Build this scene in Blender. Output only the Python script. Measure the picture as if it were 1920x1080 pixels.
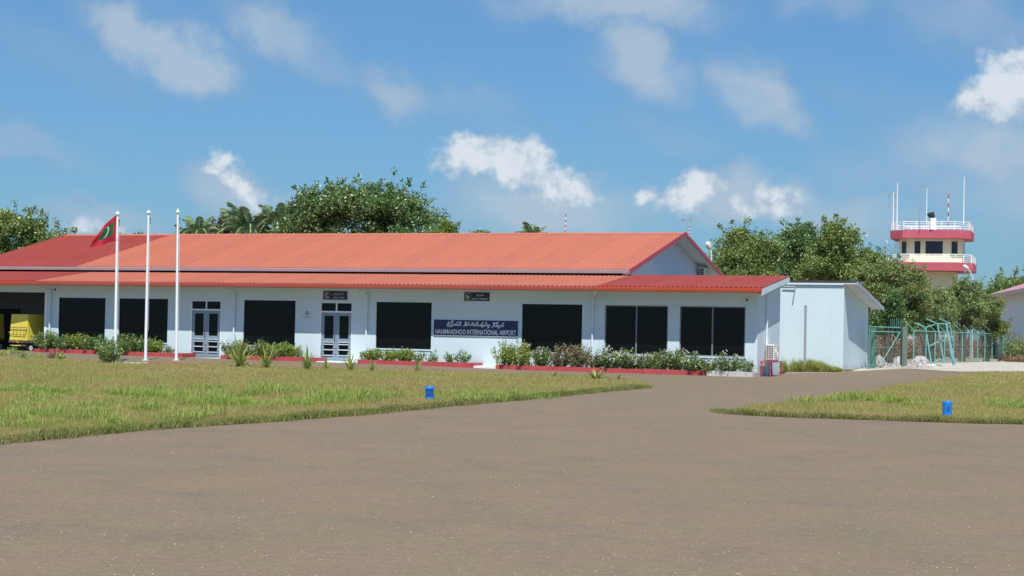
import bpy, math, random
import numpy as np
from mathutils import Vector, Matrix, Euler
random.seed(7); RNG = np.random.default_rng(11)
R = math.radians
for o in list(bpy.data.objects): bpy.data.objects.remove(o)
S = bpy.context.scene
COL = S.collection

# ------------------------------------------------------------------ camera
F, H, PIT, ROL = 3203.03, 1.65, R(1.4524), R(1.1592)
cd = bpy.data.cameras.new('camera'); cam = bpy.data.objects.new('camera', cd); COL.objects.link(cam)
cd.sensor_width = 36; cd.lens = F/1920*36; cd.clip_start = .1; cd.clip_end = 8000
cam.matrix_world = Matrix.Translation((0, 0, H)) @ Matrix.Rotation(R(90)+PIT, 4, 'X') @ Matrix.Rotation(ROL, 4, 'Z')
S.camera = cam

# ------------------------------------------------------------------ building frame: local x along the front wall, local y into the building
X0, Y0, YAW = 9.8666, 68.4232, R(-22.1139)
CU, SU = math.cos(YAW), math.sin(YAW)
def W(l, y, z=0): return Vector((X0+l*CU-y*SU, Y0+l*SU+y*CU, z))

# ------------------------------------------------------------------ sun and sky
sun_dir_local = Vector((.54, -1.13, 2.12)).normalized()           # towards the sun
sdir = Vector((sun_dir_local.x*CU-sun_dir_local.y*SU, sun_dir_local.x*SU+sun_dir_local.y*CU, sun_dir_local.z))
SUN_EL = math.asin(sdir.z); SUN_AZ = math.atan2(sdir.x, sdir.y)
ld = bpy.data.lights.new('sun', 'SUN'); ld.energy = 4.1; ld.angle = R(.53); ld.color = (1, .955, .88)
sun = bpy.data.objects.new('sun', ld); COL.objects.link(sun); sun.rotation_euler = sdir.to_track_quat('Z', 'Y').to_euler()
S.view_settings.view_transform = 'Standard'; S.view_settings.look = 'None'
S.view_settings.exposure = 0.42; S.view_settings.gamma = 1; S.view_settings.use_curve_mapping = False

wd = bpy.data.worlds.new("World"); S.world = wd; wd.use_nodes = True
nt = wd.node_tree; nt.nodes.clear()
class NG:
    """small node helper"""
    def __init__(s, nt): s.nt = nt
    def n(s, t, **kw):
        x = s.nt.nodes.new(t)
        for k, v in kw.items(): setattr(x, k, v)
        return x
    def set(s, sock, v):
        if hasattr(v, 'is_output') or isinstance(v, bpy.types.NodeSocket): s.nt.links.new(v, sock)
        else: sock.default_value = v
    def m(s, op, a, b=None, c=None, clamp=False):
        x = s.n('ShaderNodeMath', operation=op); x.use_clamp = clamp
        s.set(x.inputs[0], a)
        if b is not None: s.set(x.inputs[1], b)
        if c is not None: s.set(x.inputs[2], c)
        return x.outputs[0]
    def vm(s, op, a, b=None, scale=None):
        x = s.n('ShaderNodeVectorMath', operation=op); s.set(x.inputs[0], a)
        if b is not None: s.set(x.inputs[1], b)
        if scale is not None: s.set(x.inputs['Scale'], scale)
        return x.outputs['Value'] if op in ('LENGTH', 'DOT_PRODUCT') else x.outputs[0]
    def noise(s, vec, scale, detail=4, rough=.55, dim='3D'):
        x = s.n('ShaderNodeTexNoise', noise_dimensions=dim); s.set(x.inputs['Vector'], vec)
        x.inputs['Scale'].default_value = scale; x.inputs['Detail'].default_value = detail; x.inputs['Roughness'].default_value = rough
        return x.outputs
    def mr(s, v, a, b, c=0., d=1., smooth=False):
        x = s.n('ShaderNodeMapRange'); x.interpolation_type = 'SMOOTHSTEP' if smooth else 'LINEAR'
        s.set(x.inputs[0], v)
        for i, q in enumerate((a, b, c, d)): s.set(x.inputs[i+1], q)
        return x.outputs[0]
    def mix(s, f, a, b, mode='MIX'):
        x = s.n('ShaderNodeMix', data_type='RGBA', blend_type=mode); s.set(x.inputs[0], f)
        s.set(x.inputs[6], a if not isinstance(a, tuple) else (*a[:3], 1)); s.set(x.inputs[7], b if not isinstance(b, tuple) else (*b[:3], 1))
        return x.outputs[2]
g = NG(nt)
tc = g.n('ShaderNodeTexCoord'); D = tc.outputs['Generated']
sky = g.n('ShaderNodeTexSky', sky_type='NISHITA'); sky.sun_disc = False
sky.sun_elevation = SUN_EL; sky.sun_rotation = SUN_AZ
sky.altitude = 0; sky.air_density = 1.0; sky.dust_density = 0.25; sky.ozone_density = 2.2
sep = g.n('ShaderNodeSeparateXYZ'); nt.links.new(D, sep.inputs[0])
el = g.m('ARCSINE', sep.outputs[2]); az = g.m('ARCTAN2', sep.outputs[0], sep.outputs[1])
# a clean tropical sky is bluer than the model's low band
elr = g.mr(el, 0.0, 0.55, 0, 1)
tint = g.mix(elr, (.24, .445, .64), (.70, .95, 1.06))
base = g.mix(1.0, sky.outputs[0], tint, 'MULTIPLY')
comb = g.n('ShaderNodeCombineXYZ'); nt.links.new(az, comb.inputs[0]); nt.links.new(el, comb.inputs[1])
ae = comb.outputs[0]
def warp(amp, scale, seed):
    nz = g.noise(g.vm('ADD', ae, (seed, seed*.7, 0)), scale, 5, .6)[1]
    return g.vm('SCALE', g.vm('SUBTRACT', nz, (.5, .5, .5)), scale=amp)
w_soft = g.vm('ADD', g.vm('ADD', ae, warp(.05, 14, 3)), warp(.02, 45, 9))
w_crisp = g.vm('ADD', g.vm('ADD', ae, warp(.022, 22, 5)), warp(.010, 75, 2))
def ang(px, py):
    a, b = px-960, py-540
    c, s_ = math.cos(ROL), math.sin(ROL); x = a*c+b*s_; y = -a*s_+b*c
    Y = F*math.cos(PIT)+y*math.sin(PIT); Z = F*math.sin(PIT)-y*math.cos(PIT)
    return math.atan2(x, Y), math.asin(Z/math.sqrt(x*x+Y*Y+Z*Z))
def blob(src, px, py, rx, ry, rot, k, soft=True):
    """cloud body: centre and radii in angles, rot in degrees (positive = falls to the right)"""
    a, e = ang(px, py)
    v = g.vm('SUBTRACT', src, (a, e, 0))
    vr = g.n('ShaderNodeVectorRotate', rotation_type='Z_AXIS'); nt.links.new(v, vr.inputs['Vector']); vr.inputs['Angle'].default_value = R(rot)
    v2 = g.vm('MULTIPLY', vr.outputs[0], (F/rx, F/ry, 0))
    d = g.vm('LENGTH', v2)
    if soft: return g.m('MULTIPLY', g.mr(d, 1.3, .15, 0, 1, True), k)
    # cumulus: crisp head, base dissolving into the haze
    sy = g.n('ShaderNodeSeparateXYZ'); nt.links.new(v2, sy.inputs[0])
    return g.m('MULTIPLY', g.m('MULTIPLY', g.mr(d, 1.35, .2, 0, 1), k), g.mr(sy.outputs[1], -1.5, .1, .25, 1, True))
def addall(lst):
    r = lst[0]
    for q in lst[1:]: r = g.m('MAXIMUM', r, q)
    return r
soft_list = [(255, 55, 150, 75, 24, 1.0), (345, 100, 130, 75, 24, 1.1), (520, 70, 170, 75, 24, .85), (600, 110, 120, 50, 24, .6), (740, 165, 110, 50, 15, .75), (880, 200, 190, 55, 18, .5),
    (1150, 8, 280, 70, 0, 1.0), (1200, 115, 140, 85, 30, .95), (1420, 180, 160, 90, 30, 1.0), (1480, 225, 120, 60, 30, .8), (1545, 0, 130, 45, 0, .6), (1810, 20, 220, 80, 15, .62),
    (1840, 280, 260, 110, 5, .9), (1880, 370, 260, 110, 0, .72), (40, 275, 260, 60, 14, .55), (430, 350, 150, 75, 12, .8), (500, 385, 130, 55, 15, .7),
    (190, 410, 170, 50, 0, .7), (1040, 385, 330, 95, 6, .95), (960, 350, 160, 70, 10, .8), (1400, 390, 240, 75, 0, .95), (1580, 410, 230, 70, 0, .75), (700, 410, 500, 60, 0, .5),
    (1270, 270, 190, 70, 20, .45), (100, 90, 300, 70, 15, .4), (960, 265, 200, 45, 18, .45), (1650, 330, 220, 80, 0, .55), (1700, 200, 260, 60, 20, .4)]
crisp_list = [(880, 305, 85, 50, 0, 1.0), (960, 310, 100, 58, 12, 1.05), (1045, 350, 85, 58, 22, 1.0), (995, 290, 52, 38, 0, .95), (905, 285, 55, 36, 0, .9), (1290, 372, 60, 42, 0, 1.0), (1318, 350, 48, 38, 0, 1.05),
    (1455, 385, 75, 46, 0, .85), (1400, 395, 60, 36, 0, .7), (1885, 170, 95, 55, -22, 1.3), (1935, 145, 95, 80, 0, 1.3), (405, 315, 30, 30, 30, .8), (450, 350, 95, 36, 35, .75), (1218, 366, 30, 24, 0, .75), (170, 425, 90, 30, 0, .6)]
softs = addall([blob(w_soft, *q) for q in soft_list])
crisps = addall([blob(w_crisp, *q, soft=False) for q in crisp_list])
# scattered fair-weather cloud all round the sky
gen = g.noise(g.vm('MULTIPLY', D, (1, 1, 2.2)), 5.0, 7, .55)[0]
infront = g.m('MULTIPLY', g.mr(az, -.36, -.30), g.mr(az, .36, .30)); infront = g.m('MULTIPLY', infront, g.mr(el, .26, .2))
genm = g.m('MULTIPLY', g.mr(gen, .54, .78, 0, .8, True), g.m('SUBTRACT', 1, infront))
fine = g.noise(g.vm('ADD', ae, (1.7, 0, 0)), 75, 9, .62)[0]
wisp = g.noise(ae, 18, 6, .6)[0]
sm = g.m('MULTIPLY', softs, g.mr(wisp, .32, .60, .55, 1.35), clamp=True)
cm = g.mr(g.m('ADD', crisps, g.m('MULTIPLY', g.m('SUBTRACT', fine, .5), 1.3)), .24, .76, 0, 1, True)
# pale veil towards the horizon
hz = g.m('MULTIPLY', g.mr(el, .16, .0, 0, .42, True), g.mr(wisp, .3, .7, .5, 1.2))
mask = g.m('MAXIMUM', g.m('MULTIPLY', sm, .80), genm, clamp=True)
mask = g.m('MAXIMUM', mask, hz, clamp=True)
shade = g.noise(g.vm('ADD', ae, (0, .012, 0)), 30, 5, .6)[0]
SC = 10.0   # sky radiance scale: the background strength is 0.1
c_soft = g.mix(g.mr(softs, .3, .9), (.185*SC, .295*SC, .44*SC), (.335*SC, .41*SC, .49*SC))
rel = g.m('SUBTRACT', g.noise(g.vm('ADD', ae, (0, 0, .3)), 55, 6, .6)[0], g.noise(g.vm('ADD', ae, (.004, .006, .3)), 55, 6, .6)[0])
c_crisp = g.mix(g.mr(g.m('ADD', g.m('MULTIPLY', rel, 2.2), g.m('MULTIPLY', crisps, .55)), .02, .52), (.30*SC, .385*SC, .49*SC), (.55*SC, .59*SC, .63*SC))
col = g.mix(mask, base, c_soft)
col = g.mix(g.m('MULTIPLY', cm, .92), col, c_crisp)
bg = g.n('ShaderNodeBackground'); nt.links.new(col, bg.inputs[0]); bg.inputs[1].default_value = .1
wo = g.n('ShaderNodeOutputWorld'); nt.links.new(bg.outputs[0], wo.inputs[0])

# ------------------------------------------------------------------ survey helpers: sight lines of the photograph met with real planes
def ray(px, py):
    a, b = px-960, py-540
    c, s = math.cos(ROL), math.sin(ROL); x = a*c+b*s; y = -a*s+b*c
    return x, F*math.cos(PIT)+y*math.sin(PIT), F*math.sin(PIT)-y*math.cos(PIT)
HP = [(-100, 0), (60, 0), (68.5, .04), (71, .05), (73, .11), (77, .16), (82, .25), (90, .30), (9000, .30)]
def gz(Y):
    for (a, za), (b, zb) in zip(HP, HP[1:]):
        if Y <= b: return za+(zb-za)*(Y-a)/(b-a)
    return .3
def gnd(px, py):
    x, y, z = ray(px, py); h = 0
    lo, hi = 3, 400
    for _ in range(50):
        mid = (lo+hi)/2; t = mid/y
        if H+z*t > gz(mid): lo = mid
        else: hi = mid
    return Vector((x*lo/y, lo, gz(lo)))
def onY(px, py, Y):
    x, y, z = ray(px, py); return Vector((x*Y/y, Y, H+z*Y/y))
def loc(P): dx, dy = P[0]-X0, P[1]-Y0; return Vector((dx*CU+dy*SU, -dx*SU+dy*CU, P[2]))
def fy(px, py, c):
    x, y, z = ray(px, py); ry = -x*SU+y*CU; o = X0*SU-Y0*CU; t = (c-o)/ry; return loc((x*t, y*t, H+z*t))
def fx(px, py, c):
    x, y, z = ray(px, py); rx = x*CU+y*SU; o = -X0*CU-Y0*SU; t = (c-o)/rx; return loc((x*t, y*t, H+z*t))

# ------------------------------------------------------------------ materials
MATS = {}
def mat(name, color, rough=.7, var=.06, scale=3., bump=0., bscale=40., metal=0., spec=.5, dirt=None, rnd=0., trans=0.):
    if name in MATS: return MATS[name]
    m = bpy.data.materials.new(name); m.use_nodes = True; n = m.node_tree; q = NG(n)
    p = n.nodes['Principled BSDF']; p.inputs['Roughness'].default_value = rough; p.inputs['Metallic'].default_value = metal
    p.inputs['Specular IOR Level'].default_value = spec
    t = q.n('ShaderNodeTexCoord').outputs['Object']
    c = q.mix(q.mr(q.noise(t, scale, 6, .6)[0], .3, .7), tuple(x*(1-var) for x in color), tuple(min(1, x*(1+var)) for x in color))
    if dirt: # (colour, scale, amount)
        c = q.mix(q.m('MULTIPLY', q.mr(q.noise(t, dirt[1], 8, .65)[0], .52, .72, 0, 1, True), dirt[2]), c, dirt[0])
    if rnd:
        oi = q.n('ShaderNodeObjectInfo').outputs['Random']
        c = q.mix(1.0, c, q.mix(oi, (1-rnd,)*3, (1+rnd,)*3), 'MULTIPLY')
    n.links.new(c, p.inputs['Base Color'])
    if bump:
        b = q.n('ShaderNodeBump'); b.inputs['Strength'].default_value = bump; b.inputs['Distance'].default_value = .01
        n.links.new(q.noise(t, bscale, 4, .6)[0], b.inputs['Height']); n.links.new(b.outputs[0], p.inputs['Normal'])
    MATS[name] = m; return m
def leafmat(name, c1, c2, c3=None, rough=.5, trans=.3, spec=.35, pscale=.6):
    """leaf colour varies leaf by leaf ('rnd' attribute) and a little branch by branch"""
    m = bpy.data.materials.new(name); m.use_nodes = True; n = m.node_tree; q = NG(n)
    p = n.nodes['Principled BSDF']; p.inputs['Roughness'].default_value = rough; p.inputs['Specular IOR Level'].default_value = spec
    a = q.n('ShaderNodeAttribute', attribute_name='rnd').outputs['Fac']
    t = q.n('ShaderNodeTexCoord').outputs['Object']
    nz = q.mr(q.noise(t, pscale, 3, .5)[0], .35, .65)
    f = q.m('ADD', q.m('MULTIPLY', a, .65), q.m('MULTIPLY', nz, .35))
    c = q.mix(f, c1, c2)
    if c3: c = q.mix(q.mr(a, .90, .93), c, c3)
    n.links.new(c, p.inputs['Base Color'])
    tr = q.n('ShaderNodeBsdfTranslucent'); n.links.new(c, tr.inputs[0])
    mx = q.n('ShaderNodeMixShader'); mx.inputs[0].default_value = trans
    n.links.new(p.outputs[0], mx.inputs[1]); n.links.new(tr.outputs[0], mx.inputs[2])
    n.links.new(mx.outputs[0], n.nodes['Material Output'].inputs[0])
    MATS[name] = m; return m

M_wall = mat('painted_wall', (.60, .715, .765), .85, .02, .7, .15, 30, dirt=((.50, .58, .62), .9, .25))
_q = NG(M_wall.node_tree); _p = M_wall.node_tree.nodes['Principled BSDF']; _src = _p.inputs['Base Color'].links[0].from_socket
_t = _q.n('ShaderNodeTexCoord').outputs['Object']; _s = _q.n('ShaderNodeSeparateXYZ'); M_wall.node_tree.links.new(_t, _s.inputs[0])
_edge = _q.mr(_q.m('SUBTRACT', _s.outputs[2], _q.m('MULTIPLY', _q.noise(_t, 2.2, 6, .7)[0], .9)), -.35, .12, 1, 0, True)      # rain splash along the foot of the walls
_str = _q.mr(_q.noise(_q.vm('MULTIPLY', _t, (3.2, 3.2, .18)), 1.5, 5, .6)[0], .55, .75, 0, .22, True)                          # faint run-off streaks
_c = _q.mix(_q.m('MULTIPLY', _edge, .40), _src, (.40, .36, .30)); _c = _q.mix(_str, _c, (.42, .50, .54)); M_wall.node_tree.links.new(_c, _p.inputs['Base Color'])
M_white = mat('white_paint', (.78, .81, .84), .5, .03, 3)
M_soffit = mat('soffit_board', (.70, .76, .80), .7, .03, 2)
def roofmat(name, c, var):
    m = mat(name, c, .55, .05, .8, dirt=((c[0]*.82, c[1]*.9, c[2]*.95), .6, .6), rnd=var, spec=.08); return m
M_salmon = roofmat('sunbleached_roof_sheet', (.45, .150, .095), .04)
M_red = roofmat('red_roof_sheet', (.31, .062, .050), .05)
M_gutter = mat('red_gutter', (.38, .085, .062), .45, .05, 1, spec=.4)
M_gutterR = mat('bright_red_gutter', (.46, .075, .04), .45, .05, 1, spec=.4)
M_trim = mat('crimson_trim', (.42, .055, .085), .5, .05, 1)
M_eave = mat('mauve_gutter', (.33, .24, .27), .5, .05, 2)
M_eaveshade = mat('painted_eave_shade', (.02, .018, .02), .9)  # near black colour stands in for the shade under the main eave
M_glassdark = mat('tinted_glass', (.003, .006, .007), .10, .2, .5, spec=.22)
M_framedark = mat('dark_window_frame', (.015, .018, .02), .5)
M_framegrey = mat('grey_window_frame', (.22, .23, .24), .45)
M_doorgrey = mat('blue_grey_door', (.22, .30, .37), .5, .05, 3)
M_doorbar = mat('pale_door_bar', (.50, .58, .64), .4)
M_kerb = mat('red_painted_kerb', (.44, .065, .07), .75, .15, 4, .2, 30, dirt=((.22, .06, .05), 3, .5))
M_conc = mat('pale_concrete', (.52, .50, .46), .9, .12, 3, .3, 40, dirt=((.3, .29, .26), 2.5, .5))
M_soil = mat('dark_soil', (.10, .07, .05), .95, .3, 8, .5, 60)
M_navy = mat('navy_sign_board', (.016, .022, .10), .4, .05, 2)
M_black = mat('black_sign_board', (.012, .013, .03), .4, .05, 2)
M_letter = mat('white_lettering', (.90, .90, .92), .6, .01)
M_letterdim = mat('worn_grey_lettering', (.60, .61, .68), .6, .01)
M_pipe = mat('white_pipe', (.70, .77, .82), .45)
M_steel = mat('galvanised_steel', (.38, .40, .40), .5, .1, 5, metal=.3)
M_dark = mat('black_rubber', (.015, .015, .016), .8)
M_yellow = mat('yellow_cover', (.72, .60, .08), .55, .08, 2, dirt=((.60, .55, .30), 1.5, .6))
M_rust = mat('rusty_frame', (.13, .08, .05), .8, .3, 6)
M_blue = mat('blue_marker', (.02, .20, .66), .35, .1, 4, spec=.5)
M_bluedk = mat('blue_marker_lens', (.010, .10, .42), .25, .1, 4)
M_pink = mat('pink_tower_band', (.52, .10, .145), .8, .08, 1.2, dirt=((.50, .20, .18), 1.2, .5))
M_cream = mat('cream_tower_wall', (.80, .74, .54), .85, .04, .6, dirt=((.60, .52, .40), .8, .3))
M_towerglass = mat('tower_glass', (.03, .03, .05), .15, .1, 1, spec=.4)
M_rail = mat('white_railing', (.85, .86, .86), .4)
M_teal = mat('turquoise_paint', (.15, .42, .36), .5, .15, 3, dirt=((.30, .42, .36), 3, .5))
M_tealdk = mat('green_post', (.09, .22, .18), .6, .15, 3)
M_wire = mat('fence_wire', (.11, .17, .15), .6)
M_tarp = mat('white_tarpaulin', (.40, .38, .37), .7, .1, 3, dirt=((.42, .38, .36), 2, .5))
M_rubble = mat('broken_concrete', (.38, .35, .32), .95, .25, 6)
M_bark = mat('tree_bark', (.13, .10, .08), .95, .3, 4)
M_redant = mat('red_antenna', (.45, .05, .04), .5)
M_houseroof = mat('faded_pink_roof', (.50, .26, .27), .6, .1, 1.5)
M_housewall = mat('white_house_wall', (.78, .79, .78), .85, .05, 1)
M_lamp = mat('lamp_grey', (.60, .62, .64), .4)
M_acbody = mat('ac_casing', (.72, .72, .69), .5, .04, 2)
M_brick = mat('red_brick', (.38, .14, .10), .9, .15, 4)
M_pebble = mat('white_pebble', (.52, .46, .38), .8)

L_tree = leafmat('leaf_broad', (0.051, 0.109, 0.031), (0.193, 0.320, 0.093), (0.538, 0.606, 0.336), .38, .22, .5)
L_tree2 = leafmat('leaf_broad_warm', (0.086, 0.138, 0.031), (0.294, 0.402, 0.108), (0.585, 0.612, 0.278), .4, .25, .5)
L_lime = leafmat('leaf_lime', (.10, .17, .030), (.26, .38, .07), None, .5, .3)
L_palm = leafmat('leaf_palm', (0.147, 0.231, 0.105), (0.420, 0.546, 0.273), None, .45, .2)
L_casu = leafmat('needle_grey_green', (0.078, 0.098, 0.058), (0.215, 0.234, 0.137), None, .8, .1)
L_olive = leafmat('leaf_olive', (0.100, 0.156, 0.048), (0.335, 0.428, 0.160), (0.568, 0.583, 0.319), .6, .2)
L_rusty = leafmat('leaf_rusty', (0.095, 0.156, 0.045), (0.323, 0.413, 0.140), (0.399, 0.200, 0.090), .6, .2)
L_shrub = leafmat('leaf_shrub_dark', (.060, .130, .040), (.26, .38, .11), (.50, .54, .20), .42, .25)
L_shrubY = leafmat('leaf_shrub_yellow', (.10, .18, .030), (.46, .56, .12), None, .45, .3)
L_shrubR = leafmat('leaf_shrub_reddish', (.09, .11, .04), (.30, .32, .13), (.44, .16, .16), .5, .25)
L_agave = leafmat('leaf_spiky', (.10, .18, .05), (.48, .50, .14), None, .45, .3)
L_flower = leafmat('petal_white', (.70, .70, .68), (.85, .82, .84), None, .6, .3)
L_flowerP = leafmat('petal_pink', (.55, .30, .38), (.75, .55, .60), None, .6, .3)
L_brownhedge = leafmat('leaf_dry_brown', (0.165, 0.112, 0.075), (0.405, 0.285, 0.195), (0.450, 0.150, 0.105), .8, .1)

# ------------------------------------------------------------------ mesh helpers
def tag(o, label=None, cat=None, group=None, kind=None):
    if label: o['label'] = label
    if cat: o['category'] = cat
    if group: o['group'] = group
    if kind: o['kind'] = kind
    return o
def empty(name, loc_=(0, 0, 0), rz=0, label=None, cat=None, group=None):
    o = bpy.data.objects.new(name, None); COL.objects.link(o); o.location = loc_; o.rotation_euler = (0, 0, rz); o.empty_display_size = .2
    return tag(o, label, cat, group)
def link(name, me, parent=None, location=None, rot=None, kind=None):
    o = bpy.data.objects.new(name, me); COL.objects.link(o)
    if parent: o.parent = parent
    if location is not None: o.location = location
    if rot is not None: o.rotation_euler = rot
    if kind: o['kind'] = kind
    return o
class MB:
    def __init__(s): s.v = []; s.f = []
    def poly(s, pts):
        n = len(s.v); s.v += [tuple(p) for p in pts]; s.f.append(tuple(range(n, n+len(pts)))); return s
    def box(s, x0, x1, y0, y1, z0, z1):
        n = len(s.v); s.v += [(x0,y0,z0),(x1,y0,z0),(x1,y1,z0),(x0,y1,z0),(x0,y0,z1),(x1,y0,z1),(x1,y1,z1),(x0,y1,z1)]
        s.f += [tuple(n+i for i in q) for q in ((0,3,2,1),(4,5,6,7),(0,1,5,4),(1,2,6,5),(2,3,7,6),(3,0,4,7))]; return s
    def hexa(s, lo, hi):
        n = len(s.v); k = len(lo); s.v += [tuple(p) for p in lo]+[tuple(p) for p in hi]
        s.f.append(tuple(n+i for i in reversed(range(k)))); s.f.append(tuple(n+k+i for i in range(k)))
        for i in range(k): j = (i+1) % k; s.f.append((n+i, n+j, n+k+j, n+k+i))
        return s
    def tube(s, pts, r, seg=8, cap=True):
        pts = [Vector(p) for p in pts]; rs = r if isinstance(r, (list, tuple)) else [r]*len(pts); base = len(s.v)
        for i, p in enumerate(pts):
            d = (pts[min(i+1, len(pts)-1)]-pts[max(i-1, 0)]).normalized()
            a = d.orthogonal().normalized() if i == 0 else (a-d*a.dot(d)).normalized()
            b = d.cross(a)
            for k in range(seg):
                t = 2*math.pi*k/seg; s.v.append(tuple(p+(a*math.cos(t)+b*math.sin(t))*rs[i]))
        for i in range(len(pts)-1):
            for k in range(seg):
                k2 = (k+1) % seg; s.f.append((base+i*seg+k, base+i*seg+k2, base+(i+1)*seg+k2, base+(i+1)*seg+k))
        if cap:
            s.f.append(tuple(base+k for k in reversed(range(seg)))); s.f.append(tuple(base+(len(pts)-1)*seg+k for k in range(seg)))
        return s
    def lathe(s, prof, c=(0, 0, 0), seg=16):
        base = len(s.v)
        for (r, z) in prof:
            for k in range(seg):
                t = 2*math.pi*k/seg; s.v.append((c[0]+r*math.cos(t), c[1]+r*math.sin(t), c[2]+z))
        for i in range(len(prof)-1):
            for k in range(seg):
                k2 = (k+1) % seg; s.f.append((base+i*seg+k, base+i*seg+k2, base+(i+1)*seg+k2, base+(i+1)*seg+k))
        s.f.append(tuple(base+k for k in reversed(range(seg)))); s.f.append(tuple(base+(len(prof)-1)*seg+k for k in range(seg)))
        return s
    def mesh(s, name, m, smooth=False):
        me = bpy.data.meshes.new(name); me.from_pydata(s.v, [], s.f); me.materials.append(m); me.update()
        if smooth:
            me.polygons.foreach_set('use_smooth', [True]*len(me.polygons)); me.set_sharp_from_angle(angle=R(40))
        return me
    def build(s, name, m, parent=None, location=None, rot=None, smooth=False, kind=None):
        return link(name, s.mesh(name, m, smooth), parent, location, rot, kind)
def npmesh(name, verts, faces, m, rnd=None):
    """verts (n,3); faces (k,3|4) numpy"""
    me = bpy.data.meshes.new(name); nf, k = faces.shape
    me.vertices.add(len(verts)); me.vertices.foreach_set('co', verts.astype(np.float32).ravel())
    me.loops.add(nf*k); me.loops.foreach_set('vertex_index', faces.astype(np.int32).ravel())
    me.polygons.add(nf); me.polygons.foreach_set('loop_start', (np.arange(nf)*k).astype(np.int32))
    me.materials.append(m); me.update(calc_edges=True)
    if rnd is not None:
        at = me.attributes.new('rnd', 'FLOAT', 'POINT'); at.data.foreach_set('value', rnd.astype(np.float32))
    return me
def unit(a): return a/np.maximum(np.linalg.norm(a, axis=1, keepdims=True), 1e-9)
def leaves(P, L, Wd, axis=None, up=.0, rng=RNG):
    """rhombic leaves at P; returns verts, faces, rnd"""
    n = len(P)
    a = unit(rng.normal(size=(n, 3)) + (axis if axis is not None else 0))
    b = unit(np.cross(a, rng.normal(size=(n, 3))+np.array([0, 0, up])))
    l = (L*rng.uniform(.65, 1.25, n))[:, None]; w = (Wd*rng.uniform(.7, 1.2, n))[:, None]
    nrm = np.cross(a, b)
    v = np.stack([P, P+a*l*.45+b*w*.5+nrm*w*.12, P+a*l, P+a*l*.45-b*w*.5+nrm*w*.12], 1).reshape(-1, 3)
    f = np.arange(n*4).reshape(n, 4)
    return v, f, np.repeat(rng.uniform(0, 1, n), 4)

# ------------------------------------------------------------------ ground, apron, grass sheets
def strip_sheet(name, poly, m, dz, label=None, kind='structure', step=1.5):
    """a sheet that follows the lie of the land: polygon cut into bands along Y"""
    ys = sorted(set([min(p[1] for p in poly), max(p[1] for p in poly)] + [y for y, _ in HP if min(p[1] for p in poly) < y < max(p[1] for p in poly)]))
    import bmesh
    bm = bmesh.new(); bm.faces.new([bm.verts.new((p[0], p[1], 0)) for p in poly])
    for y in ys[1:-1]:
        bmesh.ops.bisect_plane(bm, geom=bm.verts[:]+bm.edges[:]+bm.faces[:], plane_co=(0, y, 0), plane_no=(0, 1, 0))
    bmesh.ops.triangulate(bm, faces=bm.faces[:])
    for v in bm.verts: v.co.z = gz(v.co.y)+dz
    me = bpy.data.meshes.new(name); bm.to_mesh(me); bm.free(); me.materials.append(m)
    o = link(name, me); o['kind'] = kind
    if label: o['label'] = label
    return o
def groundmat(name, c1, c2, c3, s1, s2, speck=None, rough=.95):
    m = bpy.data.materials.new(name); m.use_nodes = True; n = m.node_tree; q = NG(n); p = n.nodes['Principled BSDF']
    p.inputs['Roughness'].default_value = rough; p.inputs['Specular IOR Level'].default_value = .12
    t = q.n('ShaderNodeTexCoord').outputs['Object']
    c = q.mix(q.mr(q.noise(t, s1, 5, .6)[0], .35, .65), c1, c2)
    c = q.mix(q.m('MULTIPLY', q.mr(q.noise(q.vm('ADD', t, (31, 7, 0)), s2, 6, .6)[0], .48, .68, 0, 1, True), .7), c, c3)
    if speck:
        # mineral grain: fine grit, scattered pale and dark chips, long faint wear streaks
        fin = q.noise(t, 38, 4, .8)[0]
        c = q.mix(1.0, c, q.mix(q.mr(fin, .3, .7), (.72,)*3, (1.28,)*3), 'MULTIPLY')
        mid = q.noise(t, 9, 4, .7)[0]
        c = q.mix(1.0, c, q.mix(q.mr(mid, .3, .7), (.86, .87, .88), (1.12, 1.12, 1.10)), 'MULTIPLY')
        vo = q.n('ShaderNodeTexVoronoi', feature='F1'); vo.inputs['Scale'].default_value = 16; n.links.new(t, vo.inputs['Vector'])
        sepc = q.n('ShaderNodeSeparateColor'); n.links.new(vo.outputs['Color'], sepc.inputs[0])
        chip = q.m('MULTIPLY', q.m('LESS_THAN', vo.outputs['Distance'], .16), q.m('GREATER_THAN', sepc.outputs[0], .80))
        c = q.mix(q.m('MULTIPLY', chip, .75), c, (.48, .44, .38))
        chipd = q.m('MULTIPLY', q.m('LESS_THAN', vo.outputs['Distance'], .2), q.m('LESS_THAN', sepc.outputs[1], .16))
        c = q.mix(q.m('MULTIPLY', chipd, .5), c, (.08, .07, .06))
        st = q.noise(t, .55, 5, .65)[0]
        c = q.mix(1.0, c, q.mix(q.mr(st, .35, .65), (.94, .96, .95), (1.05, 1.02, 1.01)), 'MULTIPLY')
        tintn = q.noise(q.vm('ADD', t, (50, 3, 9)), 1.7, 4, .6)[0]
        c = q.mix(1.0, c, q.mix(q.mr(tintn, .38, .62), (.985, 1.02, .97), (1.02, .98, 1.02)), 'MULTIPLY')
        b = q.n('ShaderNodeBump'); b.inputs['Strength'].default_value = .5; b.inputs['Distance'].default_value = .006
        n.links.new(fin, b.inputs['Height']); n.links.new(b.outputs[0], p.inputs['Normal'])
    n.links.new(c, p.inputs['Base Color']); MATS[name] = m; return m
M_tarmac = groundmat('weathered_tarmac', (.196, .156, .108), (.212, .157, .109), (.170, .141, .108), .22, .9, True)
M_land = groundmat('sandy_ground', (.26, .23, .15), (.22, .21, .11), (.34, .31, .24), .3, .9)
M_turf = groundmat('dry_turf', (.30, .245, .105), (.25, .235, .08), (.33, .26, .135), .5, 1.3)
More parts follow.
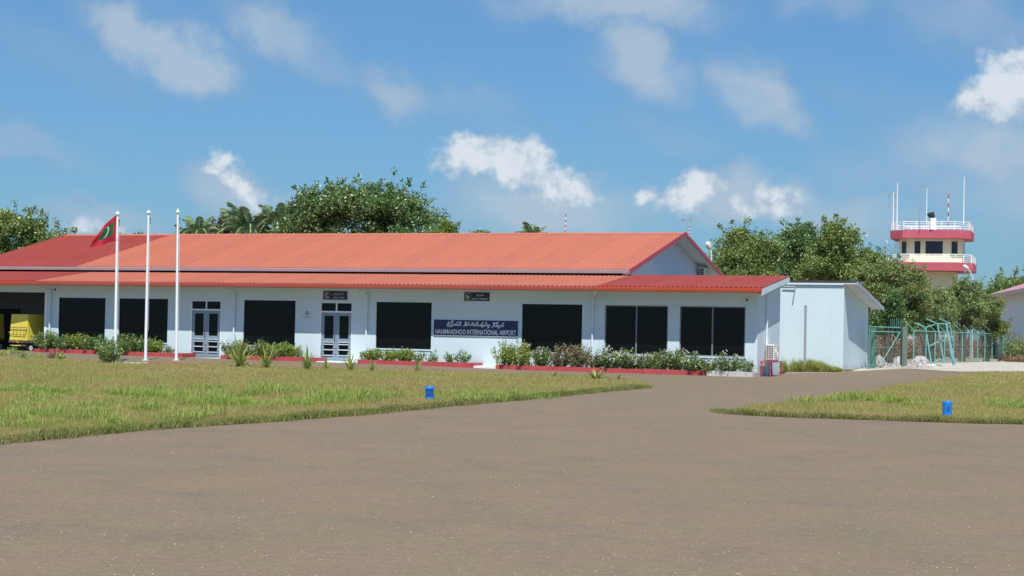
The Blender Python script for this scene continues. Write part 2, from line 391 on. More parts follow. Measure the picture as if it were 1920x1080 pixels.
M_sand = groundmat('coral_sand', (.50, .465, .39), (.42, .395, .33), (.34, .32, .27), .8, 2.5)

strip_sheet('ground', [(-2500, -300), (2500, -300), (2500, 6000), (-2500, 6000)], M_land, -.02)
lp = gnd(1640, 692)
strip_sheet('tarmac_apron', [(-200, -60), (200, -60), (200, 60), (60, 92), (gnd(1800, 697).x, gnd(1800, 697).y), (gnd(1700, 691).x, gnd(1700, 691).y), (gnd(1592, 697).x, gnd(1592, 697).y), (gnd(1465, 702).x, gnd(1465, 702).y+.4),
    tuple(W(.0, .2)[:2]), tuple(W(-46, .2)[:2]), (-200, 97)], M_tarmac, 0)
left_px = [(-260, 872), (-160, 856), (0, 832), (110, 822), (300, 804), (450, 795), (600, 784), (700, 776), (820, 764), (1000, 748), (1130, 735), (1215, 727), (1228, 722), (1200, 714), (1110, 707), (1000, 703), (900, 700), (750, 694), (600, 690), (470, 686), (340, 683), (200, 678), (90, 672), (0, 669), (-260, 663)]
right_px = [(1352, 775), (1420, 780), (1560, 785), (1700, 790), (1920, 796), (2150, 803), (2150, 690), (1920, 697), (1850, 698), (1790, 704), (1740, 714), (1690, 722), (1620, 735), (1560, 745), (1480, 756), (1400, 764)]
PL = [gnd(*p).to_2d() for p in left_px]; PR = [gnd(*p).to_2d() for p in right_px]
strip_sheet('grass_verge', PL, M_turf, .012); strip_sheet('grass_verge', PR, M_turf, .012)
sandp = [gnd(*p).to_2d() for p in [(1592, 697), (1700, 691), (1800, 697), (2100, 697), (2100, 676), (1880, 674), (1716, 676), (1640, 686)]]
strip_sheet('sand_path', sandp, M_sand, .008)
yo = 10.0
xs = fy(1583, 530, yo).x
patch = [W(.06, 3.9).to_2d(), W(.06, yo-.02).to_2d(), W(xs+.5, yo-.02).to_2d(), gnd(1588, 695.5).to_2d(), gnd(1540, 697.5).to_2d(), gnd(1466, 699).to_2d()]
strip_sheet('grass_patch', patch, M_turf, .016)

def inpoly(x, y, poly):
    c = np.zeros(len(x), bool); n = len(poly)
    for i in range(n):
        x1, y1 = poly[i]; x2, y2 = poly[i-1]
        k = ((y1 > y) != (y2 > y)); c ^= k & (x < (x2-x1)*(y-y1)/((y2-y1) if y2 != y1 else 1e-9)+x1)
    return c
GZX = np.array([p[0] for p in HP]); GZY = np.array([p[1] for p in HP])
def bent(x, y, z, h, w, ox, oy, rng):
    """curved grass blades: two quads each, six points"""
    n = len(x); ln = np.maximum(np.hypot(ox, oy), 1e-6); a = np.arctan2(oy, ox)+rng.normal(0, .5, n)+math.pi/2
    bx, by = np.cos(a)*w*.5, np.sin(a)*w*.5; pt = lambda X_, Y_, Z_: np.stack([X_, Y_, Z_], 1)
    mx_, my_, mz = x+ox*.34, y+oy*.34, z+h*.66; tx, ty, tz_ = x+ox, y+oy, z+h*(1-.25*np.clip(ln/np.maximum(h, .01), 0, 1.4))
    v = np.stack([pt(x-bx, y-by, z), pt(x+bx, y+by, z), pt(mx_-bx*.8, my_-by*.8, mz), pt(mx_+bx*.8, my_+by*.8, mz), pt(tx-bx*.1, ty-by*.1, tz_), pt(tx+bx*.1, ty+by*.1, tz_)], 1).reshape(-1, 3)
    b = (np.arange(n)*6)[:, None]; f = np.stack([b+np.array([0, 1, 3, 2]), b+np.array([2, 3, 5, 4])], 1).reshape(-1, 4)
    return v, f
def blades(x, y, h, w, lean=.35, rng=RNG, curved=False):
    n = len(x); z = np.interp(y, GZX, GZY)+.01; a = rng.uniform(0, 2*math.pi, n); l = h*rng.uniform(0, lean, n)*1.6
    if curved: return bent(x, y, z, h, w, np.cos(a)*l, np.sin(a)*l, rng)
    bx, by = np.cos(a)*w*.5, np.sin(a)*w*.5; la = rng.uniform(0, 2*math.pi, n); tx, ty = np.cos(la)*l, np.sin(la)*l
    v = np.stack([np.stack([x-bx, y-by, z], 1), np.stack([x+bx, y+by, z], 1), np.stack([x+tx, y+ty, z+h], 1)], 1)
    return v.reshape(-1, 3), np.arange(n*3).reshape(n, 3)
def grassmat(name, cols):
    m = bpy.data.materials.new(name); m.use_nodes = True; n = m.node_tree; q = NG(n); p = n.nodes['Principled BSDF']
    p.inputs['Roughness'].default_value = .7; p.inputs['Specular IOR Level'].default_value = .2
    a = q.n('ShaderNodeAttribute', attribute_name='rnd').outputs['Fac']; t = q.n('ShaderNodeTexCoord').outputs['Object']
    big = q.mr(q.noise(t, .22, 4, .6)[0], .44, .57); med = q.mr(q.noise(t, 1.3, 5, .65)[0], .42, .58)
    dry = q.mix(a, cols[0], cols[1]); green = q.mix(a, cols[2], cols[3])
    c = q.mix(q.m('MULTIPLY', q.m('ADD', q.m('MULTIPLY', big, .55), q.m('MULTIPLY', med, .45)), 1.0, clamp=True), dry, green)
    n.links.new(c, p.inputs['Base Color'])
    tr = q.n('ShaderNodeBsdfTranslucent'); n.links.new(c, tr.inputs[0]); mx = q.n('ShaderNodeMixShader'); mx.inputs[0].default_value = .5
    n.links.new(p.outputs[0], mx.inputs[1]); n.links.new(tr.outputs[0], mx.inputs[2]); n.links.new(mx.outputs[0], n.nodes['Material Output'].inputs[0])
    return m
G_short = grassmat('short_dry_grass', [(.40, .30, .13), (.62, .48, .25), (.25, .29, .07), (.50, .52, .15)])
G_tall = grassmat('tall_green_grass', [(.27, .34, .075), (.50, .54, .17), (.19, .33, .06), (.40, .52, .12)])
G_edge = grassmat('weedy_edge', [(.16, .17, .05), (.42, .38, .15), (.10, .15, .035), (.34, .38, .11)])
def field(name, poly, n, label, hmin=.03, hmax=.10, m=G_short, dens_pow=1.0):
    xs_ = [p[0] for p in poly]; ys_ = [p[1] for p in poly]
    X = RNG.uniform(min(xs_), max(xs_), n*4)
    u = RNG.uniform(0, 1, n*4); ya, yb = min(ys_), max(ys_)
    Y = 1/((1-u)/ya+u/yb)                     # denser nearby
    k = inpoly(X, Y, poly) & (abs(X) < Y*.36+1.0); X, Y = X[k][:n], Y[k][:n]
    patch_ = .5+.5*np.sin(X*1.3+2*np.sin(Y*.31))*np.sin(Y*.55+1.7*np.sin(X*.6))
    h = RNG.uniform(hmin, hmax, len(X))*(.6+.8*patch_)
    v, f = blades(X, Y, h, np.clip(Y*.00030, .008, .03), .5)
    o = link(name, npmesh(name, v, f, m, np.repeat(RNG.uniform(0, 1, len(X)), 3)))
    tag(o, label, 'grass', kind='stuff'); return o
field('short_grass', PL, 290000, 'short dry tan and olive grass on the large left verge')
field('short_grass', PR, 110000, 'short dry grass on the pointed right-hand verge')
def edge_weeds(name, pts, n, label, width=.8, h=(.02, .13)):
    P = np.array([list(gnd(*p)[:2]) for p in pts]); seg = np.linalg.norm(np.diff(P, axis=0), axis=1); cum = np.concatenate([[0], np.cumsum(seg)])
    # equal numbers per metre weighted towards the camera
    t = RNG.uniform(0, cum[-1], n); i = np.clip(np.searchsorted(cum, t)-1, 0, len(seg)-1); fr = (t-cum[i])/seg[i]
    q = P[i]+(P[i+1]-P[i])*fr[:, None]
    rag = .10*np.sin(t*2.1)+.08*np.sin(t*5.3+1)+.05*np.sin(t*13)
    q[:, 1] += np.abs(RNG.normal(0, width, n))-.08+rag; q[:, 0] += RNG.normal(0, .1, n)
    v, f = blades(q[:, 0], q[:, 1], RNG.uniform(h[0], h[1], n)*(.45+.35*np.sin(t*1.7)**2+.4*np.sin(t*4.1+1)**2*np.sin(t*.9)**2), np.full(n, .013), .9, curved=True)
    o = link(name, npmesh(name, v, f, G_edge, np.repeat(RNG.uniform(0, 1, n), 6))); tag(o, label, 'weeds', kind='stuff')
edge_weeds('edge_weeds', left_px[:12], 60000, 'low leafy weeds along the tarmac edge of the left verge')
edge_weeds('edge_weeds', right_px[:6], 24000, 'low leafy weeds along the tarmac edge of the right verge', .6)
def tufts(name, spots, label, m=G_tall, per=760):
    V = []; Fc = []; Rn = []; n0 = 0
    for (px, py, wpx, hpx) in spots:
        g0 = gnd(px, py); s = g0.y/F; w = wpx*s; h = hpx*s*1.3; n = int(per*max(.5, wpx/60)*(1 if hpx > 13 else .5))
        a = RNG.uniform(0, 2*math.pi, n); r = np.abs(RNG.normal(0, .5, n))
        nk = 11; k = RNG.integers(0, nk, n); cx = RNG.normal(0, .33, nk)*w; cy = RNG.normal(0, 1.2, nk)*w
        sg = RNG.uniform(.05, .2, nk)[k]; x = g0.x+cx[k]+RNG.normal(0, 1, n)*sg; y = g0.y+cy[k]+RNG.normal(0, 1.3, n)*sg
        hh = h*RNG.uniform(.15, 1.1, n)*(RNG.uniform(.25, 1, nk)[k])
        wd_ = np.full(n, max(.011, g0.y*.00034)); l_ = hh*RNG.uniform(.2, 1.25, n); a = np.where(RNG.uniform(0, 1, n) < .75, np.arctan2(y-g0.y-cy[k], x-g0.x-cx[k]), a)
        v, f = bent(x, y, np.interp(y, GZX, GZY)+.01, hh, wd_, np.cos(a)*l_, np.sin(a)*l_, RNG)
        V.append(v); Fc.append(f+n0); n0 += n*6; Rn.append(np.repeat(RNG.uniform(0, 1, n), 6))
    o = link(name, npmesh(name, np.concatenate(V), np.concatenate(Fc), m, np.concatenate(Rn))); tag(o, label, 'grass', kind='stuff')
sp = [(30, 790, 60, 30), (60, 800, 50, 22), (160, 790, 70, 30), (180, 765, 60, 22), (270, 770, 80, 28), (285, 745, 50, 20), (250, 740, 60, 22), (330, 745, 60, 20), (370, 760, 50, 24), (380, 785, 60, 30), (405, 755, 50, 24), (430, 760, 50, 18), (450, 745, 60, 18),
    (500, 740, 50, 22), (515, 735, 40, 18), (600, 755, 60, 20), (630, 745, 60, 22), (650, 752, 60, 24), (690, 750, 60, 20), (720, 748, 50, 18), (560, 762, 60, 18), (120, 735, 70, 16), (40, 735, 60, 16), (210, 800, 60, 20), (90, 780, 60, 20), (300, 790, 50, 20), (470, 765, 60, 18),
    (900, 745, 50, 14), (930, 748, 50, 16), (880, 752, 40, 14), (960, 742, 40, 12), (15, 665, 40, 14), (50, 672, 30, 10), (-60, 790, 80, 30)]
sp += [(random.uniform(-20, 760), random.uniform(728, 800), random.uniform(40, 90), random.uniform(6, 13)) for _ in range(46)]+[(random.uniform(760, 1020), random.uniform(735, 752), 50, random.uniform(6, 10)) for _ in range(10)]
sp = [q for q in sp if q[1] < 818-q[0]*.07 or q[0] < 0]
tufts('tall_grass', sp, 'tufts of tall bright green grass in the left verge')
tufts('tall_grass', [(1600, 752, 50, 22), (1575, 755, 40, 16), (1640, 755, 60, 16), (1690, 758, 60, 14), (1510, 756, 22, 16), (1910, 765, 50, 18), (1660, 750, 40, 12), (1730, 752, 50, 10)], 'tufts of tall green grass in the right verge')
# tall rough grass beside the annex
def patch_field(name, poly, n, hmin, hmax, label, m):
    xs_ = [p[0] for p in poly]; ys_ = [p[1] for p in poly]; X = RNG.uniform(min(xs_), max(xs_), n*3); Y = RNG.uniform(min(ys_), max(ys_), n*3)
    k = inpoly(X, Y, poly); X, Y = X[k][:n], Y[k][:n]; cl_ = .8+.35*np.sin(X*3.1+Y)*np.sin(Y*1.3+X*1.7+.5); fade = np.clip((max(xs_)-.1-X)/1.6, .2, 1)
    v, f = blades(X, Y, RNG.uniform(hmin, hmax, len(X))*cl_*fade*1.15+.03, np.full(len(X), .016), .7, curved=True)
    tag(link(name, npmesh(name, v, f, m, np.repeat(RNG.uniform(0, 1, len(X)), 6))), label, 'grass', kind='stuff')
patch_field('rough_grass', patch, 17000, .08, .46, 'rough knee high grass beside the windowless annex wall', G_short)
patch_field('rough_grass', patch, 9000, .05, .60, 'uneven tall green grass at the foot of the annex', G_tall)
# pebbles lying on the tarmac
V = []; FF = []
mb = MB()
for _ in range(230):
    px, py = random.uniform(0, 1920), 1080-(random.random()**1.5)*330
    p = gnd(px, py); 
    if inpoly(np.array([p.x]), np.array([p.y]), PL)[0] or inpoly(np.array([p.x]), np.array([p.y]), PR)[0]: continue
    r = random.uniform(.0015, .0045)*(1+p.y/22)
    a = random.uniform(0, 6)
    q = [(p.x+r*math.cos(a+k*1.57)*random.uniform(.7, 1.2), p.y+r*math.sin(a+k*1.57)*random.uniform(.7, 1.2), p.z+.001) for k in range(4)]
    mb.hexa(q, [(x*.6+p.x*.4, y*.6+p.y*.4, z+r*.8) for x, y, z in q])
tag(mb.build('pebbles', M_pebble), 'tiny white pebbles scattered over the tarmac', 'pebbles', kind='stuff')

# ------------------------------------------------------------------ terminal building
T = empty('terminal_building', (X0, Y0, 0), YAW, 'long pale blue single storey terminal with salmon red metal roof', 'building')
LX0 = -48.0
WT = .22
def opening_wall(x0, x1, z0, z1, ops, y0, t, depth=.12):
    """front sheet of a wall with rectangular openings and their reveals"""
    mb = MB(); xsv = sorted({x0, x1, *[a for o in ops for a in o[:2]]}); zsv = sorted({z0, z1, *[a for o in ops for a in o[2:4]]})
    def hole(xm, zm): return any(o[0] < xm < o[1] and o[2] < zm < o[3] for o in ops)
    for i in range(len(xsv)-1):
        for j in range(len(zsv)-1):
            a, b, c, d = xsv[i], xsv[i+1], zsv[j], zsv[j+1]
            if hole((a+b)/2, (c+d)/2): continue
            mb.poly([(a, y0, c), (b, y0, c), (b, y0, d), (a, y0, d)]); mb.poly([(b, y0+t, c), (a, y0+t, c), (a, y0+t, d), (b, y0+t, d)])
    for o in ops:
        a, b, c, d = o[:4]
        mb.poly([(a, y0, c), (a, y0+t, c), (a, y0+t, d), (a, y0, d)]); mb.poly([(b, y0, c), (b, y0, d), (b, y0+t, d), (b, y0+t, c)])
        mb.poly([(a, y0, d), (a, y0+t, d), (b, y0+t, d), (b, y0, d)]); mb.poly([(a, y0, c), (b, y0, c), (b, y0+t, c), (a, y0+t, c)])
    return mb
ZT, ZB = 2.823, .792
wins = []   # x0, x1, z0, z1, grey?
for (a, b, grey) in ((109.6, 197, 0), (222.8, 314.3, 0), (456.8, 553.5, 0), (705.2, 809, 0), (978.7, 1091.5, 0), (1134, 1252.3, 1), (1274.5, 1397.6, 1)):
    wins.append((fy(a, 600, 0).x, fy(b, 600, 0).x, ZB, ZT, grey))
doors = [(fy(357.5, 620, 0).x, fy(414.5, 620, 0).x, .20, 2.79), (fy(600, 620, 0).x, fy(660.5, 620, 0).x, .20, 2.79)]
gx1 = fy(88, 600, 0).x
garage = (LX0+1, gx1, -.1, fy(60, 548, 0).z)
ops = [w[:4] for w in wins]+doors+[garage]
opening_wall(LX0, 0, -.15, 3.50, ops, 0, WT).build('front_wall', M_wall, T)
mb = MB(); mb.hexa([(-WT, WT, -.15), (0, 0, -.15), (0, 3.85, -.15), (-WT, 3.85, -.15)], [(-WT, WT, 3.60), (0, 0, 3.585), (0, 3.85, 4.09), (-WT, 3.85, 4.09)])
mb.v[4] = (-WT, WT, 3.6)
mb.build('side_wall', M_wall, T)
MB().box(-6.9, -WT-.003, 3.63, 3.85, -.15, 4.07).build('rear_porch_wall', M_wall, T)
# pale plaster band above the sill line under the eave
fl = MB().box(LX0+.3, -WT, WT, 4.5, .0, .12); fl.build('floor_slab', M_conc, T)
# windows
for (a, b, c, d, grey) in wins:
    fr = .045 if grey else .03; m = M_framegrey if grey else M_framedark
    mb = MB(); y0, y1 = .045, .115
    mb.box(a+.003, a+fr, y0, y1, c+.003, d-.003); mb.box(b-fr, b-.003, y0, y1, c+.003, d-.003)
    mb.box(a+fr, b-fr, y0, y1, d-fr, d-.003); mb.box(a+fr, b-fr, y0, y1, c+.003, c+fr)
    xm = (a+b)/2; mw = .028
    if grey: mb.box(xm-mw, xm+mw, y0+.004, y1, c+fr, d-fr)
    wn = mb.build('window', m, T)
    for (p, q) in (((a+fr, xm-mw), (xm+mw, b-fr)) if grey else ((a+fr, b-fr),)):
        MB().box(p, q, .075, .085, c+fr, d-fr).build('pane', M_glassdark, wn)
    MB().box(a-.04, b+.04, -.03, WT*.2, c-.06, c-.002).build('window_sill', M_wall, T)
# doors
for (a, b, c, d) in doors:
    w = b-a; mb = MB(); y0, y1 = .0, .10; f = .05
    tz = c+2.12
    mb.box(a+.003, a+f, y0-.015, y1, c, d); mb.box(b-f, b-.003, y0-.015, y1, c, d); mb.box(a+f, b-f, y0-.015, y1, d-f, d-.003)
    mb.box(a+f, b-f, y0-.015, y1, tz, tz+.07); xm = (a+b)/2; mb.box(xm-.03, xm+.03, y0-.01, y1, tz+.07, d-f)
    dr = mb.build('door', M_white, T)
    for (p, q) in ((a+f, xm-.03), (xm+.03, b-f)): MB().box(p, q, .04, .05, tz+.07, d-f).build('transom_pane', M_glassdark, dr)
    for s in (0, 1):
        p, q = (a+f+.005, xm-.004) if s == 0 else (xm+.004, b-f-.005); hh = tz-c
        lf = MB(); st = (q-p)*.19; ya, yb = .02, .065
        lf.box(p, p+st, ya, yb, c+.02, tz-.005); lf.box(q-st, q, ya, yb, c+.02, tz-.005)
        rails = [(0, .09), (.09+.0, .10)]
        zs_ = [c+.02, c+.17]; lf.box(p+st, q-st, ya, yb, c+.02, c+.17)
        # rails between the panes
        lf.box(p+st, q-st, ya, yb, tz-.14, tz-.005); lf.box(p+st, q-st, ya, yb, c+.84, c+.97)
        lo = lf.build('door_leaf', M_doorgrey, dr)
        MB().box(p+st, q-st, .04, .05, c+.97, tz-.14).build('pane', M_glassdark, dr)
        MB().box(p+st, q-st, .04, .05, c+.17, c+.84).build('pane', M_glassdark, dr)
        for zz in (.20, .45, .69, .79):
            MB().box(p+.03+st*.5, q-.03-st*.5, -.01, .018, c+zz, c+zz+.045).build('door_bar', M_doorbar, dr)
        for (hx, hz) in ((p+.01, .30), (p+.01, .56), (q-.06, .30), (q-.06, .56)): MB().box(hx, hx+.05, -.012, .019, c+hz, c+hz+.12).build('hinge', M_steel, dr)
    MB().tube([(xm-.05, -.03, c+.85), (xm-.05, -.05, c+1.0), (xm-.05, -.03, c+1.15)], .014, 6).build('handle', M_dark, dr)
# steps under the doors and the landing
for (a, b) in ((fy(345, 670, -.9).x, fy(412, 670, -.9).x), (fy(592, 678, -.9).x, fy(668, 678, -.9).x), (fy(884, 690, -.9).x, fy(930, 690, -.9).x)):
    MB().box(a, b, -.95, -.003, -.1, .165).build('door_step', M_conc if 0 else M_white, T)
# dark hall behind the glass is closed off by the glass itself; car port behind the opening
cp = MB(); a, b = LX0+1, gx1; zt = garage[3]
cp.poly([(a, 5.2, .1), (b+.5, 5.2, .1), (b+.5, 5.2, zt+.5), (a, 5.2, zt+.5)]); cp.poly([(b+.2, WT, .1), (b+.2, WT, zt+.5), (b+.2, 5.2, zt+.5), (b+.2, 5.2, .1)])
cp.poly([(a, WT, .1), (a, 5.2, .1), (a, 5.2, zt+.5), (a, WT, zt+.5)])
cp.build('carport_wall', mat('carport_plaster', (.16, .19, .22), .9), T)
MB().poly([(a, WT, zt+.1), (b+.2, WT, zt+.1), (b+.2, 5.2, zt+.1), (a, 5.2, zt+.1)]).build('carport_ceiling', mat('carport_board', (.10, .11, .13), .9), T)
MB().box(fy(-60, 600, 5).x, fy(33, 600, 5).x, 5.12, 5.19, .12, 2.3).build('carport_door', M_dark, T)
MB().box(gx1-.14, gx1-.003, -.02, WT+.02, -.1, zt-.003).build('carport_post', M_white, T)

# ---- lower (porch) roof
E_ = -.98                      # eave line
Z_E, Z_B, Y_B = 3.56, 4.20, 3.83
sl = (Z_B-Z_E)/(Y_B-E_)
RX1 = .40
PITCH = .20
def sheet_mesh(name, w, length, rise, m, pitch=PITCH, th=.03):
    """one trapezoidal profile sheet, x 0..w, y 0..length rising by rise"""
    prof = []; n = round(w/pitch)
    for i in range(n):
        x = i*pitch; prof += [(x, 0), (x+pitch*.45, 0), (x+pitch*.55, th), (x+pitch*.90, th)]
    prof += [(w, 0)]
    v = []; f = []
    for (x, z) in prof: v.append((x, 0, z)); v.append((x, length, z+rise))
    k = len(prof)
    for (x, z) in prof: v.append((x, 0, z-.012)); v.append((x, length, z+rise-.012))
    for i in range(k-1):
        f.append((2*i, 2*i+2, 2*i+3, 2*i+1)); o_ = 2*k; f.append((o_+2*i, o_+2*i+1, o_+2*i+3, o_+2*i+2))
        f.append((2*i, o_+2*i, o_+2*i+2, 2*i+2))
    me = bpy.data.meshes.new(name); me.from_pydata(v, [], f); me.materials.append(m); me.update(); return me
SW = 1.0
xc_low = fy(1121, 541, E_).x
x_red_left = fy(49, 532.6, E_).x
under = MB(); under.hexa([(LX0, E_+.05, Z_E-.05), (RX1-.05, E_+.05, Z_E-.05), (RX1-.05, Y_B-.02, Z_B-.05), (LX0, Y_B-.02, Z_B-.05)],
    [(LX0, E_+.05, Z_E-.02), (RX1-.05, E_+.05, Z_E-.02), (RX1-.05, Y_B-.02, Z_B-.02), (LX0, Y_B-.02, Z_B-.02)])
roofL = under.build('porch_roof', M_soffit, T)
L1 = Y_B-E_
m_s = sheet_mesh('roof_sheet', SW, L1, Z_B-Z_E, M_salmon); m_r = sheet_mesh('roof_sheet_red', SW, L1, Z_B-Z_E, M_red)
x = RX1; k = 0
while x > LX0:
    x -= SW; o = link('roof_sheet', m_r if (x+SW/2 > xc_low or x < x_red_left) else m_s, roofL, (x, E_, Z_E+.004*(k % 2))); k += 1
# fascia and gutter along the front
xg_ = xc_low
for (a, b, m) in ((LX0, x_red_left, M_gutterR), (x_red_left, xg_, M_gutter), (xg_, RX1, M_gutterR)):
    g1 = MB(); g1.box(a, b, E_-.02, E_+.02, Z_E-.075, Z_E-.004); g1.build('fascia', m, T)
    g2 = MB(); pr = [(E_-.11, Z_E-.085), (E_-.022, Z_E-.085), (E_-.022, Z_E-.19), (E_-.07, Z_E-.19), (E_-.10, Z_E-.165)]
    g2.hexa([(a, y, z) for y, z in pr], [(b, y, z) for y, z in pr]); g2.build('gutter', m, T)
MB().box(LX0, RX1-.02, E_+.022, E_+.05, Z_E-.19, Z_E-.05).build('fascia_board', M_white, T)
# soffit from the eave back to the wall
MB().poly([(LX0, E_+.05, Z_E-.185), (LX0, -.002, Z_E-.06), (RX1-.05, -.002, Z_E-.06), (RX1-.05, E_+.05, Z_E-.185)]).build('soffit', M_soffit, T)
# right-hand verge board with its pale end
MB().hexa([(RX1-.045, E_+.05, Z_E-.30), (RX1-.005, E_+.05, Z_E-.30), (RX1-.005, Y_B, Z_B-.24), (RX1-.045, Y_B, Z_B-.24)],
    [(RX1-.045, E_+.05, Z_E-.022), (RX1-.005, E_+.05, Z_E-.022), (RX1-.005, Y_B, Z_B-.022), (RX1-.045, Y_B, Z_B-.022)]).build('verge_board', M_wall, T)
MB().poly([(.002, 0, 3.36), (RX1-.05, 0, 3.36), (RX1-.05, Y_B, 3.92), (.002, Y_B, 3.92)]).build('verge_soffit', M_soffit, T)

# ---- main roof
ym, zm, yr, zr = 3.43, 4.4185, 11.766, 6.507
XG = -6.53; XL = -42.29; XC = -35.2
zmb = zm-.02
def slope_under(y0, z0, y1, z1, th=.06): return [(y0, z0-th), (y1, z1-th), (y1, z1-.004), (y0, z0-.004)]
mr_ = MB()
rr = 2*yr-ym
mr_.hexa([(XL, ym, zm-.06), (XG, ym, zm-.06), (XG, yr, zr-.06), (XL, yr, zr-.06)], [(XL, ym, zm-.01), (XG, ym, zm-.01), (XG, yr, zr-.01), (XL, yr, zr-.01)])
mr_.hexa([(XL, yr, zr-.06), (XG, yr, zr-.06), (XG, rr, zm-.06), (XL, rr, zm-.06)], [(XL, yr, zr-.01), (XG, yr, zr-.01), (XG, rr, zm-.01), (XL, rr, zm-.01)])
roofM = mr_.build('main_roof', M_soffit, T)
LM = yr-ym
mm_s = sheet_mesh('main_sheet', SW, LM, zr-zm, M_salmon); mm_r = sheet_mesh('main_sheet_red', SW, LM, zr-zm, M_red); mm_b = sheet_mesh('rear_sheet', SW, LM, zm-zr, M_salmon)
x = XG; k = 0
while x > XL:
    x -= SW; link('roof_sheet', mm_r if x+SW/2 < XC else mm_s, roofM, (x, ym, zm+.004*(k % 2)))
    link('roof_sheet', mm_b, roofM, (x, yr, zr+.004*(k % 2))); k += 1
rg = MB(); pr = [(yr-.28, zr-.045), (yr, zr+.055), (yr+.28, zr-.045), (yr, zr+.035)]
rg.hexa([(XL-.2, y, z) for y, z in pr], [(XG+.02, y, z) for y, z in pr]); rg.build('ridge_cap', M_salmon, T)
# eave gutter, mauve with a white lip, and the shade below painted near black on wall and soffit
MB().box(XL, XG-.02, ym-.10, ym+.03, zm-.135, zm-.02).build('eave_gutter', M_eave, T)
MB().box(XL, XG-.02, ym-.115, ym-.09, zm-.158, zm-.138).build('gutter_lip', M_eave, T)
MB().box(XL, XG-.6, ym+.75, ym+.85, 4.0, zm+.12).build('clerestory_wall', M_eaveshade, T)
MB().poly([(XL, ym+.03, zm-.13), (XG-.3, ym+.03, zm-.13), (XG-.3, ym+.8, zm-.10), (XL, ym+.8, zm-.10)]).build('eave_soffit', M_eaveshade, T)
# gable wall with overhanging verge
gw = XG-.75
MB().hexa([(gw-.2, ym+.9, 2.5), (gw-.2, rr-.7, 2.5), (gw-.2, rr-.7, zm+.10), (gw-.2, yr, zr-.08), (gw-.2, ym+.9, zm+.16)], [(gw, ym+.9, 2.5), (gw, rr-.7, 2.5), (gw, rr-.7, zm+.10), (gw, yr, zr-.08), (gw, ym+.9, zm+.16)]).build('gable_wall', mat('gable_paint', (.62, .66, .76), .85, .03, 1), T)
for (ya, za, yb, zb) in ((ym-.1, zm-.02, yr, zr+.03), (yr, zr+.03, rr+.1, zm-.02)):
    MB().hexa([(XG, ya, za-.17), (XG+.035, ya, za-.17), (XG+.035, yb, zb-.17), (XG, yb, zb-.17)], [(XG, ya, za+.045), (XG+.035, ya, za+.045), (XG+.035, yb, zb+.045), (XG, yb, zb+.045)]).build('barge_board', M_trim, T)
    MB().hexa([(XL-.035, ya, za-.17), (XL, ya, za-.17), (XL, yb, zb-.17), (XL-.035, yb, zb-.17)], [(XL-.035, ya, za+.045), (XL, ya, za+.045), (XL, yb, zb+.045), (XL-.035, yb, zb+.045)]).build('barge_board', M_salmon, T)
MB().box(LX0, -7.5, rr-.9, rr-.7, -.1, 4.4).build('rear_wall', M_wall, T)
MB().box(XL+.3, XL+.5, ym+.9, rr-.9, 2.5, 4.4).build('left_gable_wall', M_wall, T)

# ---- downpipes
def downpipe(px, px_el, top=544):
    a = fy(px, 620, -.08).x; e = fy(px_el, top, E_+.08).x
    mb = MB(); mb.tube([(e, E_+.02, Z_E-.18), (e, E_+.06, Z_E-.26), (a+(e-a)*.3, -.16, Z_E-.36), (a, -.075, Z_E-.42), (a, -.075, Z_E-.6), (a, -.075, .0)], .042, 10)
    mb.tube([(e, E_+.02, Z_E-.24), (e, E_+.02, Z_E-.17)], .055, 10)
    mb.build('downpipe', M_pipe, T, smooth=True)
for q in ((92.5, 66), (438, 418.5), (686.5, 671), (1110.5, 1116)): downpipe(*q)
ysp = fx(1438, 620, .06).y
MB().tube([(.06, ysp, .0), (.06, ysp, 3.4)], .04, 10).build('downpipe', M_pipe, T, smooth=True)

# ------------------------------------------------------------------ annex at the right
zA = fy(1583, 530, yo).z
xa0 = fy(1463, 600, yo).x-3.5
A = empty('annex_building', W(xs, yo), YAW, 'windowless pale blue annex with a roof sloping down to the rear right of the terminal', 'building')
yback = fx(1627, 650, xs).y; zback = fx(1627, 572, xs).z
D_ = yback-yo
r2 = fy(1607, 527, yo).x-xs
MB().hexa([(xa0-xs, 0, -.1), (0, 0, -.1), (0, D_, -.1), (xa0-xs, D_, -.1)], [(xa0-xs, 0, zA), (0, 0, zA), (0, D_, zback), (xa0-xs, D_, zback)]).build('walls', M_wall, A)
ya, yb = -.06, D_+.9; s_ = (zback-zA)/D_
ar = MB().hexa([(xa0-xs, ya-.05, zA+.005), (r2, ya-.05, zA+.005), (r2, yb, zA+s_*yb+.005), (xa0-xs, yb, zA+s_*yb+.005)],
    [(xa0-xs, ya-.05, zA+.085), (r2, ya-.05, zA+.085), (r2, yb, zA+s_*yb+.06), (xa0-xs, yb, zA+s_*yb+.06)]).build('roof', mat('dark_roof_sheet', (.05, .05, .055), .7), A)
MB().hexa([(r2+.003, ya, zA+s_*ya-.14), (r2+.04, ya, zA+s_*ya-.14), (r2+.04, yb, zA+s_*yb-.14), (r2+.003, yb, zA+s_*yb-.14)],
    [(r2+.003, ya, zA+s_*ya+.055), (r2+.04, ya, zA+s_*ya+.055), (r2+.04, yb, zA+s_*yb+.055), (r2+.003, yb, zA+s_*yb+.055)]).build('verge_board', mat('grey_blue_board', (.34, .39, .45), .6), A)
MB().poly([(.003, ya, zA+s_*ya-.06), (r2, ya, zA+s_*ya-.06), (r2, yb, zA+s_*yb-.06), (.003, yb, zA+s_*yb-.06)]).build('verge_soffit', M_soffit, A)
MB().box(0.003, r2, ya-.03, ya-.003, zA+s_*ya-.07, zA+.002).build('fascia', M_white, A)
MB().box(xa0-xs, -.004, ya-.03, -.003, zA-.10, zA-.005).build('cornice_strip', M_white, A)
